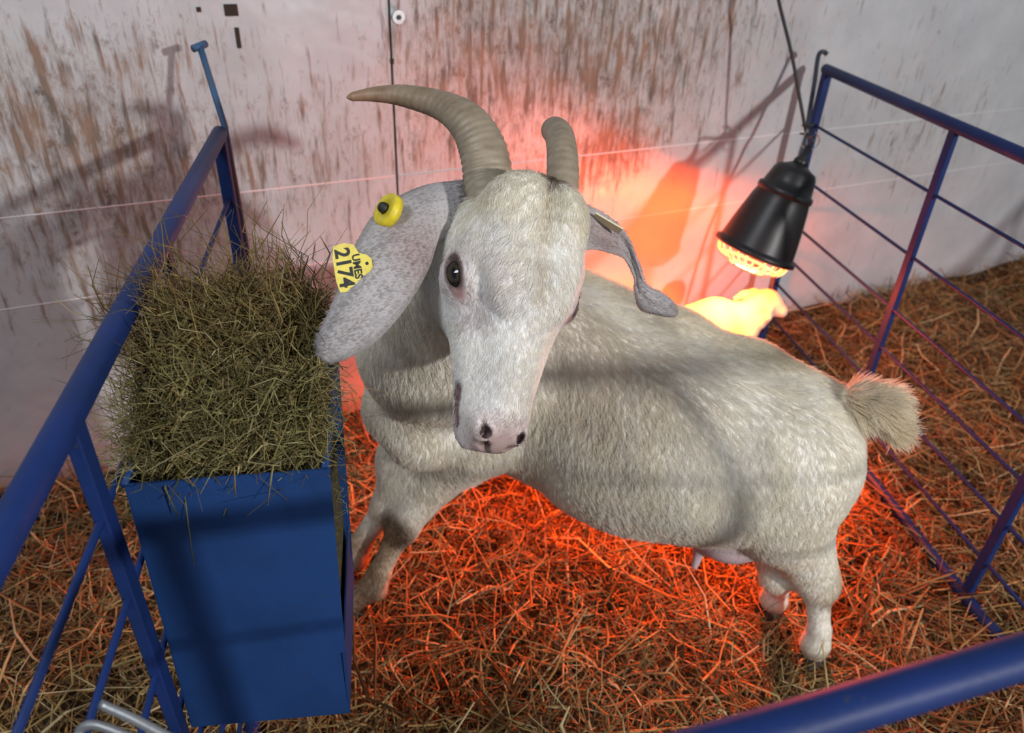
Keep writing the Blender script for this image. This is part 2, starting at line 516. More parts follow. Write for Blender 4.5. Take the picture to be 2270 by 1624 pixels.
for k in np.linspace(.12, .88, 5):
    a = ir + bk * k; c = BR + bk * k + (-.03, 0, .10)
    tube('rack_bar', [a, (a + c) / 2, c], .003, M_feed, fd, 8)
tube('rim_bar', [TL + (0, 0, 0), TL + bk * .5, TL + bk], .0035, M_feed, fd, 8)
for k in (.55, .9):
    a = TL + bk * k
    tube('hanger_hook', spline([a + (.002, 0, -.03), a + (-.001, 0, .004), a + (-.006, 0, .012), a + (-.014, 0, .008), a + (-.015, 0, -.012)], 4), .003, M_feed, fd, 8)
# spatter drops on the plate
dm = mat('pale_blue_paint_drop', (.10, .22, .45), .3)[0]
nrm = np.cross(TR - TL, BL - TL); nrm /= np.linalg.norm(nrm)
if nrm[1] > 0: nrm = -nrm
for u_, w_ in ((.62, .09), (.66, .20), (.69, .30), (.72, .50), (.75, .61), (.69, .15), (.80, .76), (.71, .44), (.62, .86)):
    p = TL + (TR - TL) * u_ + (BL - TL) * w_
    a = np.arange(8) * math.pi / 4; e1 = (TR - TL) / np.linalg.norm(TR - TL); e2 = np.cross(nrm, e1); r = random.uniform(.0006, .0013)
    v = [p + r * (e1 * math.cos(t) + e2 * math.sin(t)) for t in a] + [p + nrm * r * .6]
    mesh('paint_drop', v, [(i, (i + 1) % 8, 8) for i in range(8)], dm, fd, True)

# hay: a dense core with thousands of stems standing out of it
hay = empty('hay', (-.27, .64, .72)); tag(hay, 'heap of green brown hay overflowing the blue feeder', 'hay', kind='stuff')
e_x = (TR - TL); e_y = bk


def haypt(u, v_, z):
    """u across, v_ depth (0 near plate, 1 far plate)"""
    return TL[None] + np.outer(u, e_x) + np.outer(v_, e_y) + np.outer(z, [0, 0, 1.0])


core = []
nu, nv = 26, 26
uu, vv = np.meshgrid(np.linspace(.05, .93, nu), np.linspace(.03, 1.0, nv), indexing='ij')
def htop(u, v):
    h = np.interp(v, [0, .12, .35, .7, .9, 1.0], [-.035, .000, .040, .085, .092, .06])
    h = h * (1 - .35 * np.abs(u - .5) ** 2 * 2)
    return h + .008 * np.sin(u * 21 + v * 13) + .006 * np.sin(u * 9 - v * 31)
hz = htop(uu, vv)
topv = haypt(uu.ravel(), vv.ravel(), hz.ravel())
botv = haypt(uu.ravel(), vv.ravel(), np.full(nu * nv, -.32))
ii = np.arange(nu * nv).reshape(nu, nv)
Q = np.stack([ii[:-1, :-1], ii[1:, :-1], ii[1:, 1:], ii[:-1, 1:]], -1).reshape(-1, 4)
rim = np.concatenate([ii[:, 0], ii[-1, 1:], ii[-2::-1, -1], ii[0, -2:0:-1]])
Qs = np.stack([rim, rim + nu * nv, np.roll(rim, -1) + nu * nv, np.roll(rim, -1)], -1)
me = fast_mesh('hay_core', np.concatenate([topv, botv]), np.concatenate([Q, Qs]))
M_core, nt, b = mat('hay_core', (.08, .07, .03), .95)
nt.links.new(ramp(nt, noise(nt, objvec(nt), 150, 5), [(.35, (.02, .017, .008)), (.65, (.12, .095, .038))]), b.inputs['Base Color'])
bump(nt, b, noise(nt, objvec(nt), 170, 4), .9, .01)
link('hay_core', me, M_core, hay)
PALH = [(.28, .25, .085), (.35, .30, .12), (.20, .175, .06), (.40, .35, .165), (.24, .22, .07), (.29, .20, .08), (.15, .115, .045), (.45, .40, .21)]
def hay_tint(n, v_, j):
    w = np.clip((v_ - .35) * 1.6, 0, 1)[:, None]; return straw_tint(n, PALH, j) * (1 - w) + straw_tint(n, [(.42, .25, .085), (.32, .18, .06), (.46, .31, .115), (.17, .10, .04)], j) * w


n = 7800
u = rng.uniform(.02, .95, n); v_ = rng.uniform(.10, 1.0, n)
P = haypt(u, v_, htop(u, v_) + rng.normal(0, .006, n))
yaw = rng.uniform(0, 6.28, n); pit = rng.normal(.12, .38, n)
D = np.stack([np.cos(yaw) * np.cos(pit), np.sin(yaw) * np.cos(pit), np.sin(pit)], 1)
L = np.clip(rng.gamma(2.4, .014, n), .010, .13)
strands('hay_stems', P, D, L, rng.uniform(.0008, .0028, n), hay_tint(n, v_, .45), .45, M_hay, hay, rings=5)
n = 320
u = rng.uniform(.05, .9, n); v_ = rng.uniform(.12, .9, n)
P = haypt(u, v_, htop(u, v_) + .006)
yaw = rng.uniform(0, 6.28, n); pit = rng.normal(.05, .3, n); D = np.stack([np.cos(yaw) * np.cos(pit), np.sin(yaw) * np.cos(pit), np.sin(pit) + .4 * np.sin(yaw)], 1); D /= np.linalg.norm(D, axis=1)[:, None]
strands('hay_stems', P, D, rng.uniform(.04, .10, n), rng.uniform(.0016, .0034, n), straw_tint(n, [(.36, .31, .13), (.42, .34, .15), (.30, .25, .09), (.34, .24, .09)], .2), .3, M_hay, hay, rings=6)
# long stems that stick out: up, to the panel side, and over the near plate
n = 900
u = rng.uniform(-.02, .96, n); v_ = .15 + .85 * rng.beta(2.2, 1.3, n)
P = haypt(u, v_, htop(np.clip(u, 0, 1), v_) + rng.uniform(-.01, .02, n))
o_ = np.stack([(u - .5) * 1.7 + rng.normal(0, .5, n) - .25, np.clip(rng.normal(.1, .45, n), -.35, 2), np.abs(rng.normal(.75, .55, n))], 1)
o_[:, 0] = np.where(u > .7, -np.abs(o_[:, 0]) * .6, o_[:, 0]); o_[:, 1] = np.where(u > .7, np.abs(o_[:, 1]), o_[:, 1]); D = o_ / np.linalg.norm(o_, axis=1)[:, None]
L = np.clip(rng.gamma(4, .016, n), .03, .15)
strands('hay_sprigs', P + D * (L * .30)[:, None], D, L, rng.uniform(.0009, .0020, n), hay_tint(n, v_, .3) * .8, .35, M_hay, hay, rings=6)
n = 420
P = haypt(rng.uniform(.0, .10, n), rng.uniform(.05, .9, n), rng.uniform(-.03, .05, n))
o_ = np.stack([rng.normal(-.8, .4, n), rng.normal(-.1, .5, n), rng.normal(.0, .55, n)], 1); D = o_ / np.linalg.norm(o_, axis=1)[:, None]
L = np.clip(rng.gamma(4, .013, n), .03, .11)
strands('hay_sprigs', P + D * (L * .3)[:, None], D, L, rng.uniform(.0006, .0013, n), straw_tint(n, PALH), .5, M_hay, hay, rings=6)
n = 60
P = haypt(rng.uniform(.92, 1.0, n), rng.uniform(.1, 1.05, n), rng.uniform(-.14, .06, n))
o_ = np.stack([rng.normal(.7, .4, n), rng.normal(-.2, .5, n), rng.normal(-.4, .5, n)], 1); D = o_ / np.linalg.norm(o_, axis=1)[:, None]
L = np.clip(rng.gamma(4, .011, n), .03, .10)
strands('hay_sprigs', P + D * (L * .3)[:, None], D, L, rng.uniform(.0006, .0013, n), straw_tint(n, PALH), .5, M_hay, hay, rings=6)

# ------------------------------------------------------------------ heat lamp
def lathe(name, prof, org, ax, mt, parent, n=40):
    org = np.asarray(org, float); ax = np.asarray(ax, float) / np.linalg.norm(ax)
    s = np.cross(ax, [0, 1, .1]); s /= np.linalg.norm(s); t = np.cross(ax, s); a = np.arange(n) * 2 * math.pi / n
    v = [org + ax * h + r * (s * math.cos(q) + t * math.sin(q)) for r, h in prof for q in a]
    f = [(i * n + j, i * n + (j + 1) % n, (i + 1) * n + (j + 1) % n, (i + 1) * n + j) for i in range(len(prof) - 1) for j in range(n)]
    return mesh(name, v, f, mt, parent, True)


ltop = atd(1772, 366, 1.71); lrim = atd(1672, 558, 1.79)
lax = (lrim - ltop); LH = np.linalg.norm(lax); lax /= LH
lamp = empty('heat_lamp', tuple(lrim)); tag(lamp, 'black heat lamp with glowing red bulb hanging in the pen corner', 'lamp')
k = LH / .225
prof = [(.001, -.004), (.020, -.002), (.030, .004), (.046, .010), (.052, .020), (.057, .040), (.061, .058), (.0655, .060), (.067, .068), (.0655, .076), (.071, .095), (.080, .135), (.088, .175), (.093, .205), (.0945, .212), (.103, .216), (.104, .225), (.097, .226)]
inner = [(.092, .220), (.089, .20), (.083, .165), (.073, .12), (.064, .085), (.05, .05), (.03, .04), (.001, .038)]
sh = lathe('lamp_shade', [(r * k, h * k) for r, h in prof + inner], ltop, lax, M_black, lamp)
lathe('shade_band', [(.0655 * k, .060 * k), (.0685 * k, .063 * k), (.0690 * k, .073 * k), (.0660 * k, .077 * k)], ltop, lax, M_black, sh)
bp = [(.001, .085), (.02, .086), (.024, .11), (.036, .14), (.052, .175), (.058, .20), (.058, .212), (.050, .226), (.03, .236), (.001, .240)]
lathe('bulb', [(r * k, h * k) for r, h in bp], ltop, lax, M_bulb, lamp)
# guard basket
gd = lathe('bulb_guard', [(r * k, h * k) for r, h in ((.096, .222), (.096, .229), (.092, .229), (.092, .222))], ltop, lax, M_guard, lamp)
s0 = np.cross(lax, [0, 1, .1]); s0 /= np.linalg.norm(s0); t0 = np.cross(lax, s0)
for r, h in ((.078, .256), (.048, .268), (.016, .272)):
    a = np.linspace(0, 2 * math.pi, 33)
    tube('guard_ring', [ltop + lax * h * k + r * k * (s0 * math.cos(q) + t0 * math.sin(q)) for q in a], .0022, M_guard, lamp, 6, False)
for j in range(20):
    q = 2 * math.pi * j / 20; e = s0 * math.cos(q) + t0 * math.sin(q)
    tube('guard_bar', [ltop + lax * h * k + e * r * k for r, h in ((.094, .226), (.088, .244), (.078, .256), (.048, .268), (.014, .272))], .0019, M_guard, lamp, 6)
# cap, gland, wire loop, cord
lathe('cord_gland', [(.001, -.045), (.008, -.045), (.009, -.02), (.016, -.012), (.018, .0), (.001, .0)], ltop, lax, M_black, lamp, 16)
hang = atd(1788, 296, 1.79)
tube('hanging_wire', spline([ltop + lax * -.01 + s0 * .012, (ltop + hang) / 2 + s0 * .008, hang + (0, 0, .01), (ltop + hang) / 2 - s0 * .008, ltop + lax * -.01 - s0 * .012], 6), .0018, M_galv, lamp, 6)
tube('hanging_hook', spline([hang + (.02, .0, .004), hang + (.034, .0, -.012), hang + (.03, 0, -.03), hang + (.012, 0, -.04), hang + (-.004, 0, -.028)], 5), .0014, M_galv, lamp, 6)
tube('tie', spline([hang + np.array([.014 * math.cos(q), .014 * math.sin(q), .003 * q - .01]) for q in np.linspace(0, 12, 20)], 2), .0024, M_cord, lamp, 6)
cpts = [ltop + lax * -.04, ltop + lax * -.065, hang + (-.002, -.01, .0), atd(1776, 235, 1.77), atd(1757, 130, 1.74), atd(1738, 50, 1.72), atd(1725, -5, 1.70), atd(1700, -140, 1.7), atd(1670, -320, 1.65)]
tube('power_cord', spline(cpts, 6), .0040, M_cord, lamp, 10)
# the reflector bulb throws most of its light along the lamp's axis and some to the sides
for kind, pw in (('SPOT', 300), ('POINT', 54)):
    ld = bpy.data.lights.new('heat_bulb_light', kind); ld.energy = pw; ld.color = (1.0, .088, .006); ld.shadow_soft_size = .03
    if kind == 'SPOT': ld.spot_size = math.radians(132); ld.spot_blend = .55
    lo = bpy.data.objects.new('heat_bulb_light', ld); col.objects.link(lo); lo.parent = lamp
    lo.location = Vector(ltop + lax * .254 * k) - lamp.location
    lo.rotation_euler = Vector(lax).to_track_quat('-Z', 'Y').to_euler()


# ------------------------------------------------------------------ implicit bodies
class Body:
    def __init__(s, lo, hi, h):
        s.lo = np.array(lo, float); s.h = h
        s.n = np.ceil((np.array(hi) - s.lo) / h).astype(int) + 1
        s.D = np.full(s.n, .2, np.float32); s.prims = []

    def _sub(s, lo, hi):
        a = np.clip(np.floor((lo - s.lo) / s.h).astype(int), 0, s.n - 1); b = np.clip(np.ceil((hi - s.lo) / s.h).astype(int) + 1, 1, s.n)
        ax = [(s.lo[i] + s.h * np.arange(a[i], b[i])).astype(np.float32) for i in range(3)]
        sl = tuple(slice(a[i], b[i]) for i in range(3))
        return sl, np.stack(np.meshgrid(*ax, indexing='ij'), -1)

    @staticmethod
    def cone_d(p, a, b, ra, rb):
        ab = b - a; L2 = float(ab @ ab); t = np.clip(((p - a) @ ab) / L2, 0, 1)
        return np.linalg.norm(p - a - t[..., None] * ab, axis=-1) - (ra + (rb - ra) * t)

    @staticmethod
    def ell_d(p, c, r, M):
        q = (p - c) @ M; k0 = np.linalg.norm(q / r, axis=-1); k1 = np.linalg.norm(q / (r * r), axis=-1)
        return k0 * (k0 - 1) / np.maximum(k1, 1e-6)

    def _add(s, fn, lo, hi, k, sub):
        sl, p = s._sub(lo - .09, hi + .09); d = fn(p).astype(np.float32); D = s.D[sl]
        if sub:
            h = np.clip(.5 - .5 * (D + d) / k, 0, 1); s.D[sl] = D * (1 - h) - d * h + k * h * (1 - h)
        else:
            h = np.clip(.5 + .5 * (D - d) / k, 0, 1); s.D[sl] = D * (1 - h) + d * h - k * h * (1 - h)

    def cone(s, a, b, ra, rb, k=.03, sub=False, **at):
        a, b = np.asarray(a, float), np.asarray(b, float); fn = lambda p: s.cone_d(p, a, b, ra, rb); R_ = max(ra, rb)
        s._add(fn, np.minimum(a, b) - R_, np.maximum(a, b) + R_, k, sub)
        if at: s.prims.append((fn, at))

    def ell(s, c, r, M=np.eye(3), k=.03, sub=False, **at):
        c, r = np.asarray(c, float), np.asarray(r, float); fn = lambda p: s.ell_d(p, c, r, M); R_ = r.max()
        s._add(fn, c - R_, c + R_, k, sub)
        if at: s.prims.append((fn, at))

    def surface(s, smooth=2):
        D = s.D; nx, ny, nz = D.shape
        ins = D < 0
        c = np.zeros((nx - 1, ny - 1, nz - 1), np.int8)
        offs = [(i, j, k) for i in (0, 1) for j in (0, 1) for k in (0, 1)]
        for i, j, k in offs: c += ins[i:nx - 1 + i, j:ny - 1 + j, k:nz - 1 + k]
        act = (c > 0) & (c < 8); idx = np.argwhere(act); m_ = len(idx)
        num = np.full(act.shape, -1, np.int64); num[act] = np.arange(m_)
        acc = np.zeros((m_, 3)); cnt = np.zeros(m_)
        for e in range(3):
            for q in offs:
                if q[e]: continue
                q2 = list(q); q2[e] = 1
                A = idx + q; B = idx + q2
                da = D[A[:, 0], A[:, 1], A[:, 2]]; db = D[B[:, 0], B[:, 1], B[:, 2]]
                cr = (da < 0) != (db < 0); t = np.where(cr, da / np.where(cr, da - db, 1), 0)
                pt = np.array(q, float)[None] + np.zeros((m_, 3)); pt[:, e] = t
                acc += pt * cr[:, None]; cnt += cr
        V = s.lo + s.h * (idx + acc / cnt[:, None])
        quads = []
        for e in range(3):
            o1, o2 = [(1, 2), (2, 0), (0, 1)][e]
            sl0 = [slice(None)] * 3; sl1 = [slice(None)] * 3; sl0[e] = slice(0, -1); sl1[e] = slice(1, None)
            fl = ins[tuple(sl0)] != ins[tuple(sl1)]
            ed = np.argwhere(fl)
            okk = (ed[:, o1] > 0) & (ed[:, o2] > 0) & (ed[:, o1] < D.shape[o1] - 1) & (ed[:, o2] < D.shape[o2] - 1); ed = ed[okk]
            u1 = np.zeros(3, int); u1[o1] = 1; u2 = np.zeros(3, int); u2[o2] = 1
            cs = [ed - u1 - u2, ed - u2, ed, ed - u1]
            qd = np.stack([num[w[:, 0], w[:, 1], w[:, 2]] for w in cs], 1)
            flip = ~ins[ed[:, 0], ed[:, 1], ed[:, 2]]; qd[flip] = qd[flip][:, ::-1]; quads.append(qd)
        Q = np.concatenate(quads)
        for _ in range(smooth):
            A = np.zeros_like(V); cn = np.zeros(len(V))
            for i, j in ((0, 1), (1, 2), (2, 3), (3, 0)):
                for a_, b_ in ((i, j), (j, i)):
                    for ax in range(3): A[:, ax] += np.bincount(Q[:, a_], V[Q[:, b_], ax], len(V))
                    cn += np.bincount(Q[:, a_], minlength=len(V))
            V = .4 * V + .6 * A / np.maximum(cn, 1)[:, None]
        return V, Q

    def attrs(s, V, keys, sharp=.010):
        """blend the primitives' attributes over surface points"""
        out = {k: np.zeros((len(V), np.size(s.prims[0][1][k]))) for k in keys}; ws = np.zeros(len(V))
        P32 = V.astype(np.float32)
        for fn, at in s.prims:
            w = np.exp(-np.clip(fn(P32), -.02, .3) / sharp) + 1e-12; ws += w
            for k in keys: out[k] += w[:, None] * np.atleast_1d(np.asarray(at[k], float))[None]
        for k in keys: out[k] /= ws[:, None]
        return out


def vnormals(V, Q):
    fn = np.cross(V[Q[:, 2]] - V[Q[:, 0]], V[Q[:, 3]] - V[Q[:, 1]])
    Nn = np.zeros_like(V)
    for j in range(4):
        for ax in range(3): Nn[:, ax] += np.bincount(Q[:, j], fn[:, ax], len(V))
    return Nn / (np.linalg.norm(Nn, axis=1)[:, None] + 1e-12), np.linalg.norm(fn, axis=1) / 2


def fur(name, V, Q, flow, length, dens, tint, lift, count, mt, parent, rad=None, wav=.24, pts=5):
    """hair strands combed along a flow over the skin"""
    Nn, ar = vnormals(V, Q)
    w = ar * dens[Q].mean(1); w /= w.sum()
    fi = rng.choice(len(Q), count, p=w); bw = rng.dirichlet((1, 1, 1, 1), count)
    mixv = lambda A: np.einsum('nk,nk...->n...', bw, A[Q[fi]])
    P = mixv(V); n_ = mixv(Nn); n_ /= np.linalg.norm(n_, axis=1)[:, None] + 1e-9
    fl = mixv(flow); fl = fl - n_ * (fl * n_).sum(1)[:, None]; fl /= np.linalg.norm(fl, axis=1)[:, None] + 1e-9
    # locks: neighbouring hairs lean the same way
    cl = np.sin(P @ np.array([310., 130, -90]) + 3 * np.sin(P @ np.array([70., 190, 160]))) + np.sin(P @ np.array([-140., 260, 220]) + 2 * np.sin(P @ np.array([160., -90, 120])))
    side = np.cross(n_, fl)
    fl = fl + side * (cl * wav + rng.normal(0, .16, count))[:, None]; fl /= np.linalg.norm(fl, axis=1)[:, None]
    lk = .5 + .25 * cl + .25 * np.sin(P @ np.array([52., 31, -44]) + 2 * np.sin(P @ np.array([17., -38, 41])))
    L = mixv(length) * rng.uniform(.65, 1.2, count); lf = mixv(lift) * rng.uniform(.5, 1.6, count)
    t = np.linspace(0, 1, pts)
    C = P[:, None] - n_[:, None] * (.0002 + .025 * L)[:, None, None] + fl[:, None] * (t[None, :] * L[:, None])[..., None] * np.cos(lf)[:, None, None] + n_[:, None] * ((t - .42 * t * t)[None, :] * (L * np.sin(lf))[:, None])[..., None]
    hc = bpy.data.hair_curves.new(name); hc.add_curves([pts] * count)
    hc.points.foreach_set('position', C.astype(np.float32).ravel())
    ra = hc.attributes.get('radius') or hc.attributes.new('radius', 'FLOAT', 'POINT')
    ra.data.foreach_set('value', (np.tile(1 - .75 * t ** 1.5, count) * np.repeat((.00026 + .0085 * L) * rng.uniform(.75, 1.2, count), pts)).astype(np.float32))
    ta = hc.attributes.new('tint', 'FLOAT_COLOR', 'CURVE')
    tc = np.clip(mixv(tint) * rng.uniform(.88, 1.04, (count, 1)) * (1 - np.outer(np.clip(lk, 0, 1), [.02, .05, .12])), 0, 1)
    ta.data.foreach_set('color', np.concatenate([tc, np.ones((count, 1))], 1).astype(np.float32).ravel())
    hc.materials.append(mt)
    o = bpy.data.objects.new(name, hc); col.objects.link(o)
    if parent is not None: o.parent = parent; o.location = -parent.location
    return o


# skin and fur materials
M_skin, nt, b = mat('goat_skin', (.7, .6, .55), .62, 0, .3)
a = N(nt, 'ShaderNodeAttribute', attribute_name='tint'); nt.links.new(a.outputs['Color'], b.inputs['Base Color'])
bump(nt, b, noise(nt, objvec(nt), 420, 3), .25, .0012)
M_fur, nt, b = mat('goat_fur', (.8, .78, .72), .55, 0, .25)
a = N(nt, 'ShaderNodeAttribute', attribute_name='tint'); nt.links.new(a.outputs['Color'], b.inputs['Base Color'])
tr = nt.nodes.new('ShaderNodeBsdfTranslucent'); nt.links.new(a.outputs['Color'], tr.inputs[0])
mx = nt.nodes.new('ShaderNodeMixShader'); mx.inputs[0].default_value = .45
nt.links.new(b.outputs[0], mx.inputs[1]); nt.links.new(tr.outputs[0], mx.inputs[2]); nt.links.new(mx.outputs[0], nt.nodes['Material Output'].inputs[0])

WHITE = (.95, .92, .85); CREAM = (.93, .865, .72); PINK = (.62, .44, .40); GREY = (.60, .56, .55); BROWN = (.20, .12, .07); FACE = (.96, .945, .925)

# ------------------------------------------------------------------ the doe
HO = np.array([0.0, .712, .855])
HM = np.array([[-.982, -.036, .187], [-.11, -.696, -.709], [.155, -.717, .68]])       # columns: goat's right, nose, forehead


_a = math.radians(19); _pv = np.array([0, 0, -.05])
_Ry = np.array([[math.cos(_a), 0, -math.sin(_a)], [0, 1, 0], [math.sin(_a), 0, math.cos(_a)]])
HO = HO + HM @ _pv - HM @ _Ry @ _pv; HM = HM @ _Ry


def hp(x, y, z): return HO + HM @ np.array([x, y, z])


def hv(x, y, z): return HM @ np.array([x, y, z], float)


G = Body((-.46, .44, -.03), (.80, 1.44, 1.03), .0031)
T0, T1, T2, T3, T4 = [np.array(p) for p in ((.491, .997, .43), (.365, 1.025, .41), (.219, 1.093, .40), (.09, 1.147, .42), (-.02, 1.168, .43))]
ax = (T0 - T4) / np.linalg.norm(T0 - T4); sd = np.cross([0, 0, 1.0], ax); sd /= np.linalg.norm(sd); up_ = np.cross(ax, sd)
BM = np.stack([ax, sd, up_], 1)      # body axes: rearwards, far side, up
TR_ = dict(flow=(.40, -.1, -.90), length=.024, dens=1.0, tint=WHITE, lift=.22)
BK_ = dict(flow=(.8, -.25, -.5), length=.025, dens=1.1, tint=CREAM, lift=.25)
G.ell(T2 + (.015, -.006, -.020), (.235, .190, .190), BM, .05, **TR_)
G.ell(T1 + (-.01, -.008, -.022), (.20, .152, .152), BM, .05, **TR_)
G.ell(T3 + (0, .01, .018), (.18, .155, .168), BM, .05, **TR_)
G.ell(T4 + (0, .01, .01), (.13, .130, .155), BM, .045, **TR_)
G.ell(T0 + (-.035, -.004, -.010), (.105, .120, .120), BM, .045, **TR_)
# spine line: withers, loin, croup
for a_, b_, ra, rb in ((atz(1290, 655, .55), atz(1490, 745, .53), .045, .038), (atz(1490, 745, .53), atz(1665, 822, .51), .038, .038), (atz(1665, 822, .51), atz(1830, 892, .497), .040, .030)):
    G.cone(a_, b_, ra, rb, .05, **BK_)
# hip and shoulder bones
G.ell(atz(1680, 915, .46) + (0, .02, 0), (.045, .045, .045), BM, .05)
G.ell(T4 + (.03, -.10, -.02), (.08, .05, .12), BM, .05, **TR_)
# brisket, chest, neck
NK = dict(flow=(-.05, .1, -1), length=.018, dens=1.0, tint=WHITE, lift=.25)
G.ell(np.array([-.10, 1.13, .395]), (.105, .105, .120), BM, .045, **NK)
n0 = np.array([-.06, 1.14, .47]); n1 = atd(968, 770, 1.14); n2 = hp(.012, -.06, -.16); n3 = hp(0, -.05, -.075)
G.cone(n0, n1, .125, .105, .06, **NK)
G.cone(n1, n2, .105, .085, .05, **NK)
G.cone(n2, n3, .080, .062, .04, **NK)
G.cone(atd(900, 900, 1.24), atd(935, 960, 1.27), .070, .062, .05, **NK)
# wrinkle folds on the neck
# fore legs
LEG = dict(flow=(0, -.1, -1), length=.009, dens=1.3, tint=(.82, .78, .70), lift=.2)
LGB = dict(flow=(0, -.1, -1), length=.008, dens=1.3, tint=(.58, .45, .32), lift=.2)


def chain(pts, rad, at, k=.02):
    for i in range(len(pts) - 1): G.cone(pts[i], pts[i + 1], rad[i], rad[i + 1], k, **(at[i] if isinstance(at, list) else at))


sh_n = np.array([-.06, 1.04, .39]); el_n = atz(972, 1038, .285); kn_n = atz(893, 1165, .178); ft_n = atz(828, 1300, .060); hf_n = atz(782, 1345, .012)
chain([sh_n, el_n, kn_n], [.080, .052, .030], [TR_, LEG], .025)
G.ell(kn_n, (.030, .030, .034), BM, .015, **LGB)
chain([kn_n, ft_n + (.012, .01, .03), ft_n, hf_n + (0, 0, .016)], [.024, .0185, .024, .023], [LGB, LEG, LGB], .015)
sh_f = np.array([-.11, 1.21, .38]); el_f = atz(905, 1020, .285); kn_f = atz(858, 1120, .185); ft_f = atz(785, 1235, .065); hf_f = atz(748, 1270, .014)
chain([sh_f, el_f, kn_f], [.075, .052, .028], [TR_, LEG], .03)
G.ell(kn_f, (.028, .028, .032), BM, .015, **LGB)
chain([kn_f, ft_f + (.012, .01, .03), ft_f, hf_f + (0, 0, .016)], [.024, .020, .025, .023], [LEG, LEG, LGB], .015)
# hind legs
th = atz(1735, 1090, .36); st = atz(1725, 1150, .30); hk_n = atz(1812, 1290, .175); ft2 = atz(1808, 1425, .060); hf2 = atz(1800, 1452, .014)
THG = dict(flow=(.25, -.1, -1), length=.014, dens=1.0, tint=WHITE, lift=.25)
chain([T0 + (-.025, -.05, .0), th], [.088, .078], THG, .045)
G.cone(T0 + (-.02, -.04, .0), st, .080, .062, .045, **THG)
G.cone(th, st, .078, .060, .04, **THG)
chain([(th + st) / 2, hk_n], [.070, .031], THG, .035)
G.cone(th + (.008, 0, -.01), hk_n, .06, .028, .03, **THG)
G.ell(hk_n + (.008, .006, .0), (.026, .026, .036), np.eye(3), .015, **LEG)
chain([hk_n, ft2 + (0, .004, .03), ft2, hf2 + (0, 0, .018)], [.024, .0175, .0225, .022], LEG, .015)
th_f = np.array([.50, 1.08, .36]); st_f = np.array([.44, 1.06, .28]); hk_f = atz(1722, 1275, .15) ; ft3 = atz(1716, 1325, .055); hf3 = atz(1708, 1345, .014)
chain([T0 + (-.03, .05, .0), th_f + (-.02, 0, 0), st_f], [.085, .075, .058], THG, .04)
chain([(th_f + st_f) / 2, hk_f], [.066, .030], THG, .03)
chain([hk_f, ft3 + (0, .004, .03), ft3, hf3 + (0, 0, .018)], [.024, .0185, .0225, .022], LEG, .015)
# udder
UD = dict(flow=(0, 0, -1), length=.004, dens=.12, tint=(.55, .41, .44), lift=.2)
ud = atz(1610, 1190, .235)
G.ell(ud + (.0, .0, .005), (.065, .055, .042), BM, .02, **UD)
G.cone(atz(1552, 1212, .215), atz(1540, 1255, .185), .012, .0065, .012, **UD)
G.cone(atz(1625, 1205, .215) + (0, .03, 0), atz(1622, 1225, .19) + (0, .03, 0), .012, .0065, .012, **UD)
# tail stub (the brush of hair is longer)
TA = dict(flow=(.7, -.3, -.5), length=.035, dens=2.0, tint=(.93, .85, .70), lift=.35)
tb = atz(1858, 892, .500); tm = atd(1902, 896, 1.20); te = atd(1946, 900, 1.18); te2 = atd(1972, 938, 1.17)
chain([tb, tm, te, te2], [.025, .023, .021, .013], TA, .014)
# flank crease in front of the stifle
G.cone(atz(1640, 1175, .29) , atz(1700, 1050, .38), .010, .006, .03, True)

# head
MOUTH = (((.003, .181, -.080), (.022, .169, -.075), .0028, .0036), ((.022, .169, -.075), (.034, .148, -.068), .0036, .0040), ((.034, .148, -.068), (.0435, .116, -.058), .0040, .0024))
FOR = dict(flow=hv(.0, 1, .1), length=.011, dens=2.2, tint=WHITE, lift=.30)
FOX = dict(flow=hv(.6, .75, 0), length=.0125, dens=2.6, tint=FACE, lift=.24)
FOL = dict(flow=hv(-.6, .75, 0), length=.0125, dens=2.6, tint=FACE, lift=.24)
CHK = dict(flow=hv(.1, .8, -.5), length=.0070, dens=2.4, tint=FACE, lift=.20)
BRG = dict(flow=hv(0, 1, 0), length=.0115, dens=2.4, tint=FACE, lift=.22)
MUZ = dict(flow=hv(0, .6, -.6), length=.0028, dens=1.2, tint=(.80, .74, .72), lift=.2)
G.ell(hp(0, -.046, -.045), (.064, .070, .060), HM, .03, **FOR)
G.ell(hp(0, -.076, .002), (.054, .036, .036), HM, .02, **FOR)           # boss under the horns
G.ell(hp(.028, -.028, .003), (.029, .068, .022), HM, .030, **FOX)
G.ell(hp(-.030, -.028, .002), (.027, .068, .022), HM, .030, **FOL)
for s_, at_ in ((1, FOX), (-1, FOL)):
    G.ell(hp(s_ * .052, -.024, -.016), (.021, .024, .017), HM, .016, **at_)     # brow
    G.ell(hp(s_ * .047, -.015, -.075), (.026, .068, .050), HM, .03, **CHK)     # jaw muscle
    G.cone(hp(s_ * .036, .022, -.052), hp(s_ * .019, .132, -.064), .032, .021, .02, **CHK)   # cheek
G.cone(hp(0, .0, -.032), hp(0, .13, -.050), .045, .029, .025, **BRG)
G.cone(hp(0, .01, -.010), hp(0, .135, -.032), .027, .021, .02, **BRG)
G.cone(hp(0, -.02, -.105), hp(0, .140, -.088), .045, .022, .03, **CHK)
G.ell(hp(0, .143, -.055), (.0335, .036, .029), HM, .015, **MUZ)
G.ell(hp(0, .161, -.058), (.0285, .020, .024), HM, .012, **MUZ)
G.ell(hp(0, .146, -.091), (.023, .026, .014), HM, .008, **MUZ)
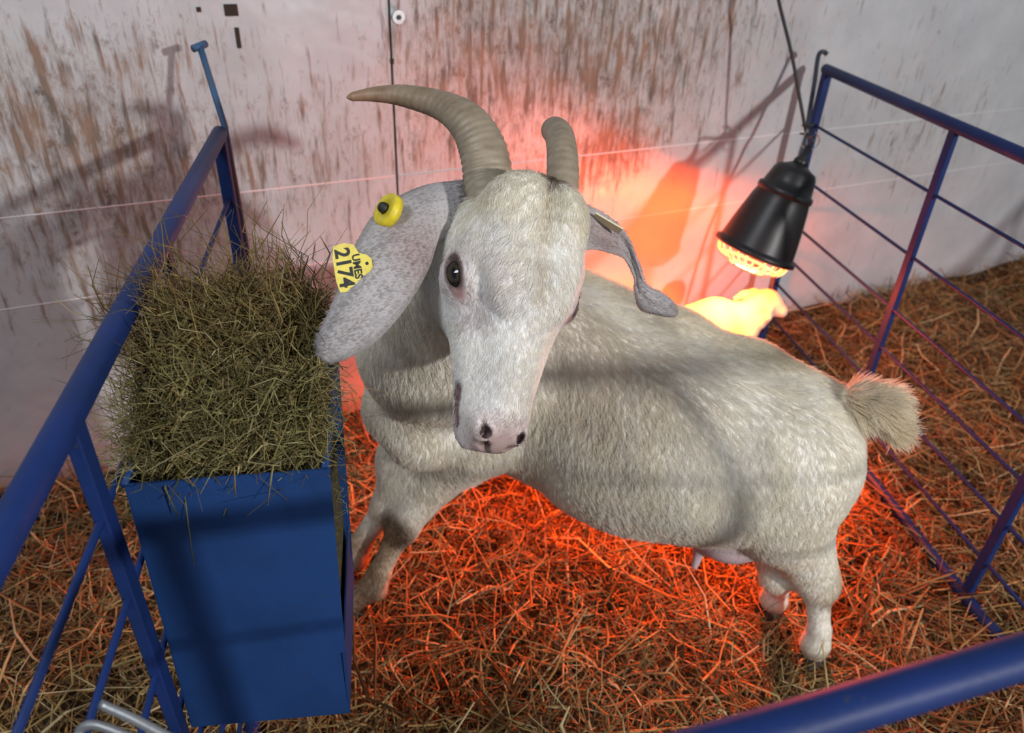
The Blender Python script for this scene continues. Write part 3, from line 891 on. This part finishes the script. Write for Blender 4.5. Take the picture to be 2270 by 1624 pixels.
for s_ in (1, -1):
    G.ell(hp(s_ * .019, .153, -.074), (.017, .026, .015), HM, .010, **MUZ)      # upper lips
    G.ell(hp(s_ * .0190, .158, -.038), (.013, .016, .012), HM, .007, **MUZ)     # nostril wings
    G.cone(hp(s_ * .0135, .176, -.046), hp(s_ * .0200, .163, -.033), .0042, .0056, .003, True)   # nostrils
    G.cone(hp(s_ * .0200, .163, -.033), hp(s_ * .0260, .152, -.030), .0050, .0026, .003, True)
    G.cone(hp(s_ * .0135, .176, -.046), hp(s_ * .003, .184, -.060), .0030, .0022, .004, True)
    # mouth line
    for m0, m1, r0, r1 in MOUTH:
        G.cone(hp(s_ * m0[0], *m0[1:]), hp(s_ * m1[0], *m1[1:]), r0, r1, .004, True)
G.cone(hp(0, .188, -.060), hp(0, .176, -.080), .0024, .0018, .005, True)         # philtrum
G.cone(hp(-.003, -.115, .036), hp(-.003, -.03, .030), .0150, .0130, .010, True)
G.cone(hp(-.003, -.03, .033), hp(-.003, .05, .021), .0125, .002, .012, True)      # groove between the two forehead cushions
# eye sockets and lids
EYES, EYEX = [], []
for s_ in (1, -1):
    ec = hp(s_ * .0625, .004, -.0360); E_ = hv(s_ * .76, .10, .63); E_ /= np.linalg.norm(E_)
    a_v = hv(-s_ * .40, .88, -.1); a_v -= E_ * (E_ @ a_v); a_v /= np.linalg.norm(a_v); b_v = np.cross(E_, a_v) * s_
    if (b_v @ hv(s_, 0, 0)) > 0: b_v = -b_v              # b_v: towards the brow
    EYES.append(ec); EYEX.append((E_, a_v, b_v))
    EM = np.stack([E_, a_v, b_v], 1)
    G.ell(ec, (.0240, .0265, .0240), EM, .012, flow=hv(0, .4, 1), length=.004, dens=.8, tint=(.74, .69, .69), lift=.2)     # lids
    G.cone(ec + E_ * .0235 + a_v * -.016 + b_v * .0125, ec + E_ * .0235 + a_v * .012 + b_v * .0145, .0018, .0018, .004, True)   # lid crease
    G.ell(ec + E_ * .0225 - b_v * .0015, (.0120, .0195, .0080), EM, .002, True)          # opening between the lids
    G.cone(ec + E_ * .0200 + a_v * .018 + b_v * -.001, ec + E_ * .013 + a_v * .028 + b_v * -.003, .0022, .0016, .003, True)   # tear duct crease

gv, gq = G.surface(2)
print('goat verts', len(gv))
A_ = G.attrs(gv, ['flow', 'length', 'dens', 'tint', 'lift'])
flow, length, dens, tint, lift = A_['flow'], A_['length'][:, 0], A_['dens'][:, 0], A_['tint'].copy(), A_['lift'][:, 0]


def near(V, c, r): return np.clip(1 - np.linalg.norm(V - np.asarray(c), axis=1) / r, 0, 1)


def paint(V, T, c, r, colr, k=1.0, pw=1.0):
    w = (np.clip(near(V, c, r) * 2.2, 0, 1) ** pw * k)[:, None]; T[:] = T * (1 - w) + np.array(colr) * w


paint(gv, tint, hp(.046, .012, -.012), .055, (.78, .735, .745), .4)
paint(gv, tint, hp(.050, .040, -.03), .03, (.58, .52, .52), .5)
for q in np.linspace(0, 1, 8): paint(gv, tint, hp(-.003, -.10 + .12 * q, .028 - .006 * q), .013, (.72, .65, .53), .45)  # darker tint painted down the forehead groove so its crease looks deeper
for s_ in (1, -1): paint(gv, tint, hp(s_ * .040, -.085, .015), .045, (.90, .84, .70), .45)
for ec, (E_, a_v, b_v) in zip(EYES, EYEX):
    q_ = (gv - ec) @ np.stack([E_, a_v, b_v], 1)
    el = np.sqrt((q_[:, 1] / .0200) ** 2 + (q_[:, 2] / .0098) ** 2); el = np.where(q_[:, 0] > .004, el, 9)
    w = np.clip((1.9 - el) / .7, 0, 1)[:, None] * .55; tint[:] = tint * (1 - w) + np.array([.52, .40, .39]) * w
    w = np.clip((1.28 - el) / .18, 0, 1)[:, None] * .95; tint[:] = tint * (1 - w) + np.array([.09, .055, .05]) * w
    dens *= np.clip((el - 1.25) / .6, 0, 1)
    paint(gv, tint, ec + E_ * .018 + a_v * .024, .012, (.38, .22, .21), .8)
paint(gv, tint, hp(0, .170, -.045), .048, (.72, .58, .56), .85)
paint(gv, tint, hp(0, .176, -.042), .032, (.44, .30, .28), .85)
for s_ in (1, -1):
    paint(gv, tint, hp(s_ * .0205, .162, -.034), .0105, (.06, .03, .03), .97)
    paint(gv, tint, hp(s_ * .0145, .174, -.044), .0075, (.08, .04, .04), .92)
    for m0, m1, _, _ in MOUTH:
        for q in np.linspace(0, 1, 7):
            c_ = np.array(m0) * (1 - q) + np.array(m1) * q; paint(gv, tint, hp(s_ * c_[0], c_[1], c_[2]), .0090, (.28, .17, .16), .88)
paint(gv, tint, hp(0, .187, -.074), .008, (.14, .08, .08), .9)
dens *= 1 - .9 * np.clip(near(gv, hp(0, .174, -.045), .040) * 2, 0, 1)
# soiled knees and pasterns, tan patches over the rump
paint(gv, tint, kn_n + (-.012, -.02, .004), .045, (.09, .05, .03), .95)
paint(gv, tint, ft_n + (-.01, -.01, .02), .06, (.34, .22, .13), .7)
paint(gv, tint, hf_n, .06, (.26, .17, .10), .8)
paint(gv, tint, ft_f, .10, (.40, .24, .14), .75)
paint(gv, tint, hk_n + (.02, 0, .0), .06, (.62, .52, .38), .6)
for q in np.linspace(0, 1, 5): paint(gv, tint, kn_n * (1 - q) + ft_n * q + np.array([-.022, -.01, 0]), .034, (.30, .19, .11), .7)
paint(gv, tint, atz(1720, 850, .50), .07, (.66, .54, .36), .5)
paint(gv, tint, atz(1800, 900, .49), .06, (.72, .64, .52), .4)
paint(gv, tint, hp(-.006, -.108, .0), .028, (.20, .14, .09), .9)
mot = np.sin(gv @ np.array([31., 17, 40]) + 2 * np.sin(gv @ np.array([11., 43, -20]))) * np.sin(gv @ np.array([-23., 37, 29]))
tint *= (1 + .035 * mot)[:, None]
length *= 1 + .15 * np.sin(gv @ np.array([60., 25, 38]))
tint = np.clip(tint, 0, 1)

# ears: lofted leaves, part of the same skin
def leaf(up_e, lo_e, bulge, thick, nu=34, nv=13):
    U_ = spline(up_e, 12); L_ = spline(lo_e, 12)
    rs = lambda A: np.stack([np.interp(np.linspace(0, 1, nu), np.linspace(0, 1, len(A)), A[:, i]) for i in range(3)], 1)
    U_, L_ = rs(U_), rs(L_); t = np.linspace(0, 1, nv)
    S = U_[:, None] * (1 - t)[None, :, None] + L_[:, None] * t[None, :, None]
    du = np.gradient(S, axis=0); dv = np.gradient(S, axis=1); nn = np.cross(du, dv); nn /= np.linalg.norm(nn, axis=-1, keepdims=True) + 1e-9
    if (nn[nu // 2, nv // 2] @ (EYE - S[nu // 2, nv // 2])) < 0: nn = -nn
    bl = np.interp(np.linspace(0, 1, nu), np.linspace(0, 1, len(bulge)), bulge)
    S = S + nn * (bl[:, None] * (4 * t * (1 - t))[None])[..., None]
    uu_ = np.linspace(0, 1, nu)[:, None]; S = S + nn * ((np.sin(t[None] * 15 + uu_ * 3) * .0011 + np.sin(uu_ * 17 + t[None] * 4) * .0009) * np.sin(uu_ * math.pi))[..., None]
    du = np.gradient(S, axis=0); dv = np.gradient(S, axis=1); nn = np.cross(du, dv); nn /= np.linalg.norm(nn, axis=-1, keepdims=True) + 1e-9
    if (nn[nu // 2, nv // 2] @ (EYE - S[nu // 2, nv // 2])) < 0: nn = -nn
    th_ = thick * (1 - .75 * np.abs(2 * t - 1) ** 4)[None, :, None]
    F_ = (S + nn * th_ / 2).reshape(-1, 3); Bk = (S - nn * th_ / 2).reshape(-1, 3)
    V = np.concatenate([F_, Bk]); ii = np.arange(nu * nv).reshape(nu, nv)
    Q = np.stack([ii[:-1, :-1], ii[1:, :-1], ii[1:, 1:], ii[:-1, 1:]], -1).reshape(-1, 4)
    rim = np.concatenate([ii[:, 0], ii[-1, 1:], ii[-2::-1, -1], ii[0, -2:0:-1]]); m0 = nu * nv
    qf = Q
    fnn = np.cross(V[qf[:, 2]] - V[qf[:, 0]], V[qf[:, 3]] - V[qf[:, 1]])
    if (fnn.sum(0) @ nn.mean((0, 1))) < 0: qf = Q[:, ::-1]; rim = rim[::-1]
    Qs = np.stack([rim, rim + m0, np.roll(rim, -1) + m0, np.roll(rim, -1)], -1)
    return V, np.concatenate([qf, qf[:, ::-1] + m0, Qs]), S, nn


e1 = leaf([atd(1030, 400, .840), atd(960, 408, .830), atd(895, 430, .815), atd(838, 468, .790), atd(795, 535, .765), atd(764, 605, .750), atd(737, 675, .738), atd(705, 745, .730), atd(704, 785, .728)],
          [atd(1010, 560, .825), atd(975, 530, .805), atd(952, 590, .785), atd(920, 650, .768), atd(885, 700, .752), atd(845, 745, .742), atd(805, 775, .735), atd(765, 796, .731), atd(730, 804, .729)],
          [.012, .016, .018, .015, .010, .006, .003], .0055)
e2 = leaf([atd(1270, 440, .87), atd(1310, 458, .865), atd(1350, 480, .87), atd(1388, 518, .885), atd(1412, 575, .90), atd(1432, 628, .905), atd(1470, 650, .91), atd(1494, 672, .915), atd(1498, 692, .92)],
          [atd(1280, 560, .85), atd(1312, 552, .86), atd(1350, 560, .875), atd(1388, 575, .895), atd(1404, 612, .91), atd(1408, 650, .915), atd(1418, 684, .915), atd(1455, 697, .915), atd(1490, 700, .92)],
          [.004, -.006, -.010, -.006, .003, .006, .003], .0050)
EARS = []
for k_, (ev, eq, S, nn) in enumerate((e1, e2)):
    eq = eq + len(gv); n_ = len(ev)
    ec = np.tile(np.array([.50, .47, .475]), (n_, 1))
    tips = ev[np.argmax(np.linalg.norm(ev - HO, axis=1))]
    w = near(ev, HO, .13)[:, None]; ec = ec * (1 - w) + np.array([.70, .67, .64]) * w
    w = (near(ev, tips, .07) * .6)[:, None]; ec = ec * (1 - w) + np.array([.30, .275, .28]) * w
    mo = np.sin(ev @ np.array([210., 90, 160]) + 2 * np.sin(ev @ np.array([90., -150, 120]))) + .6 * np.sin(ev @ np.array([-330., 240, 410]))
    ec = np.clip(ec * (1 + .045 * mo)[:, None] * 1.06, 0, 1)
    w = (near(ev, (e1, e2)[k_][2][10, 9] if k_ == 0 else (e1, e2)[k_][2][8, 8], .05) * .8)[:, None]; ec = ec * (1 - w) + np.array([.40, .29, .275]) * w
    fl = np.tile(tips - HO, (n_, 1)); fl = fl / np.linalg.norm(fl, axis=1)[:, None]
    gv = np.concatenate([gv, ev]); gq = np.concatenate([gq, eq]); tint = np.concatenate([tint, ec]); flow = np.concatenate([flow, fl])
    length = np.concatenate([length, np.full(n_, .0052)]); dens = np.concatenate([dens, np.full(n_, 3.2)]); lift = np.concatenate([lift, np.full(n_, .18)])
skin_t = tint.copy(); n_e = len(e1[0]) + len(e2[0]); skin_t[-n_e:] *= .80; hd = np.clip(near(gv[:-n_e], hp(0, .03, -.04), .20) * 2, 0, 1); skin_t[:-n_e] *= (1 - .14 * hd)[:, None]
goat = empty('nanny_goat', (.25, 1.05, 0)); tag(goat, 'white horned nanny goat with yellow ear tags standing at the feeder', 'goat')
me = fast_mesh('body', gv, gq)
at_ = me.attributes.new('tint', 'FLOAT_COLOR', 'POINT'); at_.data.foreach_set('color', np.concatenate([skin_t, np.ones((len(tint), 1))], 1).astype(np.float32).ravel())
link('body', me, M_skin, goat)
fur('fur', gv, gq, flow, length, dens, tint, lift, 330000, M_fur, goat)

# long brush of hair on the tail
# (extra strands rooted on the tail only)
tailm = (near(gv, te, .042) + near(gv, te2, .04) + near(gv, tm, .034)) > .05
if tailm.any():
    d2 = tailm.astype(float); fl2 = np.tile(np.array([.75, -.15, -.45]), (len(gv), 1)) + (gv - tm) * 9.0
    fur('tail_hair', gv, gq, fl2, np.full(len(gv), .046), d2, np.tile(np.array([.95, .86, .70]), (len(gv), 1)), np.full(len(gv), .40), 4200, M_fur, goat, None, .25, 5)

# hooves
M_hoof = mat('dark_hoof', (.06, .045, .035), .6)[0]
for c, dr in ((hf_n, (-.9, -.45)), (hf_f, (-.9, -.45)), (hf2, (-.85, -.5)), (hf3, (-.85, -.5))):
    dr = np.array([*dr, 0]); dr /= np.linalg.norm(dr); sd_ = np.array([-dr[1], dr[0], 0]); hoof_root = None
    for s_ in (-1, 1):
        o_ = c + sd_ * s_ * .011
        prof = [(-.020, -.009), (.010, -.010), (.026, -.004), (.026, .004), (.010, .010), (-.020, .009)]
        v = [o_ + dr * p[0] + sd_ * p[1] + (0, 0, -.012) for p in prof] + [o_ + dr * (p[0] * .78 - .003) + sd_ * p[1] * .85 + (0, 0, .016) for p in prof]
        mesh('hoof', v, [(i, (i + 1) % 6, 6 + (i + 1) % 6, 6 + i) for i in range(6)] + [tuple(range(6))[::-1], tuple(range(6, 12))], M_hoof, goat)

# eyes
M_eye, nt, b = mat('goat_eye', (.05, .035, .02), .04, 0, .4)
tc = nt.nodes.new('ShaderNodeTexCoord')
sp = nt.nodes.new('ShaderNodeSeparateXYZ'); nt.links.new(tc.outputs['Object'], sp.inputs[0])
yy = math_(nt, 'POWER', math_(nt, 'DIVIDE', math_(nt, 'ABSOLUTE', sp.outputs[1]), .0062), 4.0)
zz = math_(nt, 'POWER', math_(nt, 'DIVIDE', math_(nt, 'ABSOLUTE', sp.outputs[2]), .0024), 4.0)
pup = math_(nt, 'LESS_THAN', math_(nt, 'ADD', yy, zz), 1.0)
rr_ = math_(nt, 'SQRT', math_(nt, 'ADD', math_(nt, 'POWER', sp.outputs[1], 2.0), math_(nt, 'POWER', sp.outputs[2], 2.0)))
iris = ramp(nt, math_(nt, 'DIVIDE', rr_, .012), [(0, (.035, .026, .018)), (.6, (.04, .028, .018)), (.85, (.012, .009, .008)), (1, (.012, .009, .008))])
nt.links.new(mixc(nt, pup, iris, (.006, .006, .009)), b.inputs['Base Color'])
b.inputs['Coat Weight'].default_value = .2; b.inputs['Coat Roughness'].default_value = .02
for s_, ec in zip((1, -1), EYES):
    nu, nv = 20, 14; v = []; f = []
    for i in range(nv + 1):
        for j in range(nu):
            p_, t_ = math.pi * i / nv, 2 * math.pi * j / nu
            v.append((.0200 * math.cos(p_) , .0200 * math.sin(p_) * math.cos(t_), .0200 * math.sin(p_) * math.sin(t_)))
    f = [(i * nu + j, (i + 1) * nu + j, (i + 1) * nu + (j + 1) % nu, i * nu + (j + 1) % nu) for i in range(nv) for j in range(nu)]
    me = bpy.data.meshes.new('eye'); me.from_pydata(v, [], f); me.polygons.foreach_set('use_smooth', [True] * len(f)); me.materials.append(M_eye)
    o = bpy.data.objects.new('eye', me); col.objects.link(o)
    X_, Y_, Z_ = EYEX[0 if s_ == 1 else 1]; Z_ = np.cross(X_, Y_)
    mm = Matrix.Identity(4)
    for i in range(3): mm[i][0], mm[i][1], mm[i][2], mm[i][3] = X_[i], Y_[i], Z_[i], ec[i] + X_[i] * .001 - goat.location[i]
    o.parent = goat; o.matrix_local = mm

# horns
M_horn, nt, b = mat('ridged_horn', (.3, .24, .18), .5)
a = N(nt, 'ShaderNodeAttribute', attribute_name='along')
v_ = objvec(nt)
wv = nt.nodes.new('ShaderNodeTexWave'); wv.inputs['Scale'].default_value = 1
c = ramp(nt, a.outputs['Fac'], [(0, (.34, .275, .195)), (.35, (.28, .215, .145)), (.7, (.20, .125, .07)), (1, (.32, .14, .06))])
c = mixc(nt, .35, c, ramp(nt, noise(nt, objvec(nt, (1, 1, 1)), 60, 5), [(.3, (.12, .09, .06)), (.7, (.42, .36, .27))]), 'MIX')
nt.links.new(c, b.inputs['Base Color']); bump(nt, b, noise(nt, v_, 220, 4), .35, .001)


def horn(pts, rad, flat=.72, rings=34):
    C = spline(pts, 16); k_ = len(C); t = np.linspace(0, 1, k_)
    C = np.stack([np.interp(np.linspace(0, 1, 170), t, C[:, i]) for i in range(3)], 1); r = np.interp(np.linspace(0, 1, 170), np.linspace(0, 1, len(rad)), rad); t = np.linspace(0, 1, 170)
    ph = t * rings * 2 * math.pi + .6 * np.sin(t * 40)
    r = r * (1 + .030 * np.sin(ph) * np.clip(1.25 - t * 1.3, 0, 1))
    r[-6:] *= np.sqrt(np.clip(np.linspace(1, .02, 6), 0, 1))
    v, f = tube_data(C, r, 24, True, flat)
    o = mesh('horn', v, f, M_horn, goat, True)
    al = o.data.attributes.new('along', 'FLOAT', 'POINT'); al.data.foreach_set('value', np.repeat(t, 24).astype(np.float32))
    return o


horn([hp(.030, -.050, -.03), atd(1085, 412, .835), atd(1070, 330, .842), atd(1036, 270, .855), atd(980, 234, .88), atd(895, 212, .895), atd(830, 209, .90), atd(768, 216, .90)], [.029, .0285, .027, .0235, .019, .0145, .010, .005], .80)
horn([hp(-.030, -.050, -.03), atd(1243, 440, .835), atd(1247, 358, .855), atd(1241, 305, .885), atd(1229, 288, .93), atd(1226, 292, .97), atd(1232, 308, 1.0), atd(1245, 325, 1.02)], [.0195, .019, .0180, .0170, .0165, .014, .010, .005], .95)

# ear tags
M_tag, nt, b = mat('yellow_tag_plastic', (.80, .62, .02), .42)
nt.links.new(ramp(nt, noise(nt, objvec(nt), 120, 4), [(.3, (.62, .47, .02)), (.6, (.80, .64, .03))]), b.inputs['Base Color'])
M_ink = mat('black_ink', (.015, .014, .012), .6)[0]


def frame_px(px, py, d, rx, ry, tilt=(0, 0)):
    """frame at a spot: X along (rx, ry) in the picture, Z towards the viewer, then tilted"""
    X_ = RC_ @ np.array([rx, ry, tilt[0]], float); X_ /= np.linalg.norm(X_)
    o_ = atd(px, py, d); Z_ = EYE - o_; Z_ /= np.linalg.norm(Z_)
    Z_ = Z_ + (RC_ @ np.array([tilt[1], 0, 0])); Z_ -= X_ * (X_ @ Z_); Z_ /= np.linalg.norm(Z_); Y_ = np.cross(Z_, X_)
    return o_, X_, Y_, Z_


def extr(name, pts, h0, h1, fr, mt, parent, smooth=False):
    o_, X_, Y_, Z_ = fr; n_ = len(pts)
    v = [o_ + X_ * p[0] + Y_ * p[1] + Z_ * h for h in (h0, h1) for p in pts]
    return mesh(name, v, [tuple(range(n_))[::-1], tuple(range(n_, 2 * n_))] + [(i, (i + 1) % n_, n_ + (i + 1) % n_, n_ + i) for i in range(n_)], mt, parent, smooth)


def text(name, body, size, fr, x, y, h, parent, mt, bold=.0):
    cu = bpy.data.curves.new(name, 'FONT'); cu.body = body; cu.size = size; cu.align_x = 'CENTER'; cu.align_y = 'CENTER'; cu.extrude = .00012; cu.offset = bold
    tmp = bpy.data.objects.new(name, cu); col.objects.link(tmp); bpy.context.view_layer.update()
    me = bpy.data.meshes.new_from_object(tmp.evaluated_get(bpy.context.evaluated_depsgraph_get())); me.name = name
    bpy.data.objects.remove(tmp); bpy.data.curves.remove(cu)
    me.materials.clear(); o_, X_, Y_, Z_ = fr
    for v_ in me.vertices:
        v_.co = Vector(o_ + X_ * (x + v_.co.x) + Y_ * (y + v_.co.y) + Z_ * (h + v_.co.z))
    return link(name, me, mt, parent)


def on_ear(ear, px, py, off, rx, ry):
    S, nn = ear[2].reshape(-1, 3), ear[3].reshape(-1, 3)
    q = (S - EYE) @ RC_; uv = q[:, :2] / q[:, 2:3] * F + [W / 2, HH / 2]
    i = np.argmin(((uv - [px, py]) ** 2).sum(1)); Z_ = nn[i] * .6 + (EYE - S[i]) / np.linalg.norm(EYE - S[i]) * .4; Z_ /= np.linalg.norm(Z_)
    X_ = RC_ @ np.array([rx, ry, 0.]); X_ -= Z_ * (X_ @ Z_); X_ /= np.linalg.norm(X_)
    return S[i] + nn[i] * off, X_, np.cross(Z_, X_), Z_


fr = on_ear(e1, 790, 600, .0075, 12, 62)
out = [(-.024, -.017), (-.012, -.0195), (.012, -.0195), (.024, -.017), (.0255, -.006), (.022, .003), (.0125, .007), (.0085, .015), (.004, .0185), (-.004, .0185), (-.0085, .015), (-.0125, .007), (-.022, .003), (-.0255, -.006)]
tg = extr('ear_tag', out, -.0012, .0, fr, M_tag, goat); tg['label'] = 'yellow ear tag printed with number'
text('tag_number', '2174', .0205, fr, 0, -.0098, .0002, tg, M_ink, .0006)
text('tag_lettering', 'UMES', .0105, fr, .001, .0032, .0002, tg, M_ink, .0003)
o_, X_, Y_, Z_ = fr
lathe('tag_hole', [(.0001, .0003), (.0017, .0003), (.0017, .0)], o_ + Y_ * .0135, Z_, M_ink, tg, 12)
o_, X_, Y_, Z_ = on_ear(e1, 855, 478, .009, 1, 0)
axd = Z_ * .72 - (RC_ @ np.array([1, .1, 0])) * .70; axd /= np.linalg.norm(axd)
rt = lathe('ear_button', [(.0001, .004), (.008, .004), (.0085, .0052), (.016, .0052), (.0178, .004), (.0182, .0), (.0182, -.0045), (.0001, -.0045)], o_, axd, M_tag, goat, 28)
rt['label'] = 'round yellow ear button with black stud'
lathe('stud', [(.0001, .011), (.0045, .0105), (.0058, .008), (.0060, .003)], o_, axd, M_ink, rt, 18)
M_pale = mat('pale_tag_back', (.72, .66, .42), .5)[0]
fr2 = frame_px(1348, 494, .862, 60, 35, (.25, .0))
o_, X_, Y_, Z_ = fr2
Yn = Y_ * .35 + Z_ * .93; fr2 = (o_, X_, np.cross(np.cross(X_, Yn), X_) / np.linalg.norm(np.cross(np.cross(X_, Yn), X_)), None)
Zn = np.cross(fr2[0] * 0 + fr2[1], fr2[2]); fr2 = (fr2[0], fr2[1], fr2[2], Zn)
tg2 = extr('ear_tag', [(-.017, -.012), (.017, -.012), (.018, .008), (-.018, .008)], -.0009, .0009, fr2, M_pale, goat)
tg2['label'] = 'pale yellow ear tag seen edge on'

# ------------------------------------------------------------------ the kid under the lamp
K = Body((.24, 1.60, -.02), (.90, 2.06, .46), .0042)
KF = dict(flow=(-.7, .1, -.7), length=.010, dens=1, tint=(.66, .58, .46), lift=.3)
kb0, kb1, kb2 = atd(1505, 730, 1.97), atd(1585, 712, 1.96), atd(1640, 720, 1.95)
K.cone(kb0, kb1, .058, .056, .03, **KF); K.cone(kb1, kb2, .056, .050, .03, **KF)
kn1 = atd(1672, 682, 1.94); kh = atd(1700, 670, 1.93); kz = atd(1732, 690, 1.92)
K.cone(kb2, kn1, .042, .030, .025, **KF)
K.ell(kh, (.034, .032, .030), np.eye(3), .02, **KF)
K.cone(kh, kz, .030, .0165, .02, **KF)
for c0, zz_ in ((kb2 + np.array([.0, -.028, -.02]), 0), (kb2 + np.array([.012, .03, -.02]), 0), (kb0 + np.array([-.02, -.028, -.02]), 0), (kb0 + np.array([-.01, .03, -.02]), 0)):
    kx = c0 + np.array([.004, 0, -.09]); gz_ = np.array([c0[0], c0[1], .02])
    K.cone(c0, kx, .030, .016, .02, **KF); K.cone(kx, gz_, .014, .012, .012, **KF)
K.cone(kb0 + np.array([-.04, 0, .03]), kb0 + np.array([-.075, 0, .045]), .014, .008, .012, **KF)
for P_, r_ in (([(-.005, -.024, .012), (-.004, -.036, .0), (-.004, -.038, -.022), (-.010, -.036, -.05)], (.009, .010, .011, .007)), ([(-.015, .022, .012), (-.03, .03, .012), (-.052, .034, .002), (-.072, .036, -.012)], (.009, .010, .010, .006))):
    for i in range(3): K.cone(kh + np.array(P_[i]), kh + np.array(P_[i + 1]), r_[i], r_[i + 1], .008, **KF)
kv, kq = K.surface(2)
KA = K.attrs(kv, ['flow', 'length', 'dens', 'tint', 'lift'])
ktint = KA['tint']
kid = empty('kid_goat', (float(kb1[0]), float(kb1[1]), 0)); tag(kid, 'small pale kid goat standing in the glow under the heat lamp', 'goat')
me = fast_mesh('body', kv, kq)
at_ = me.attributes.new('tint', 'FLOAT_COLOR', 'POINT'); at_.data.foreach_set('color', np.concatenate([ktint, np.ones((len(ktint), 1))], 1).astype(np.float32).ravel())
link('body', me, M_skin, kid)
for c in (kh + np.array([.014, -.027, .006]), kh + np.array([.022, .022, .008])):
    lathe('eye', [(.0001, .0045), (.003, .0036), (.0045, 0), (.003, -.0036), (.0001, -.0045)], c, (0, 1, 0), M_ink, kid, 12)
print('scene built', len(bpy.data.objects))
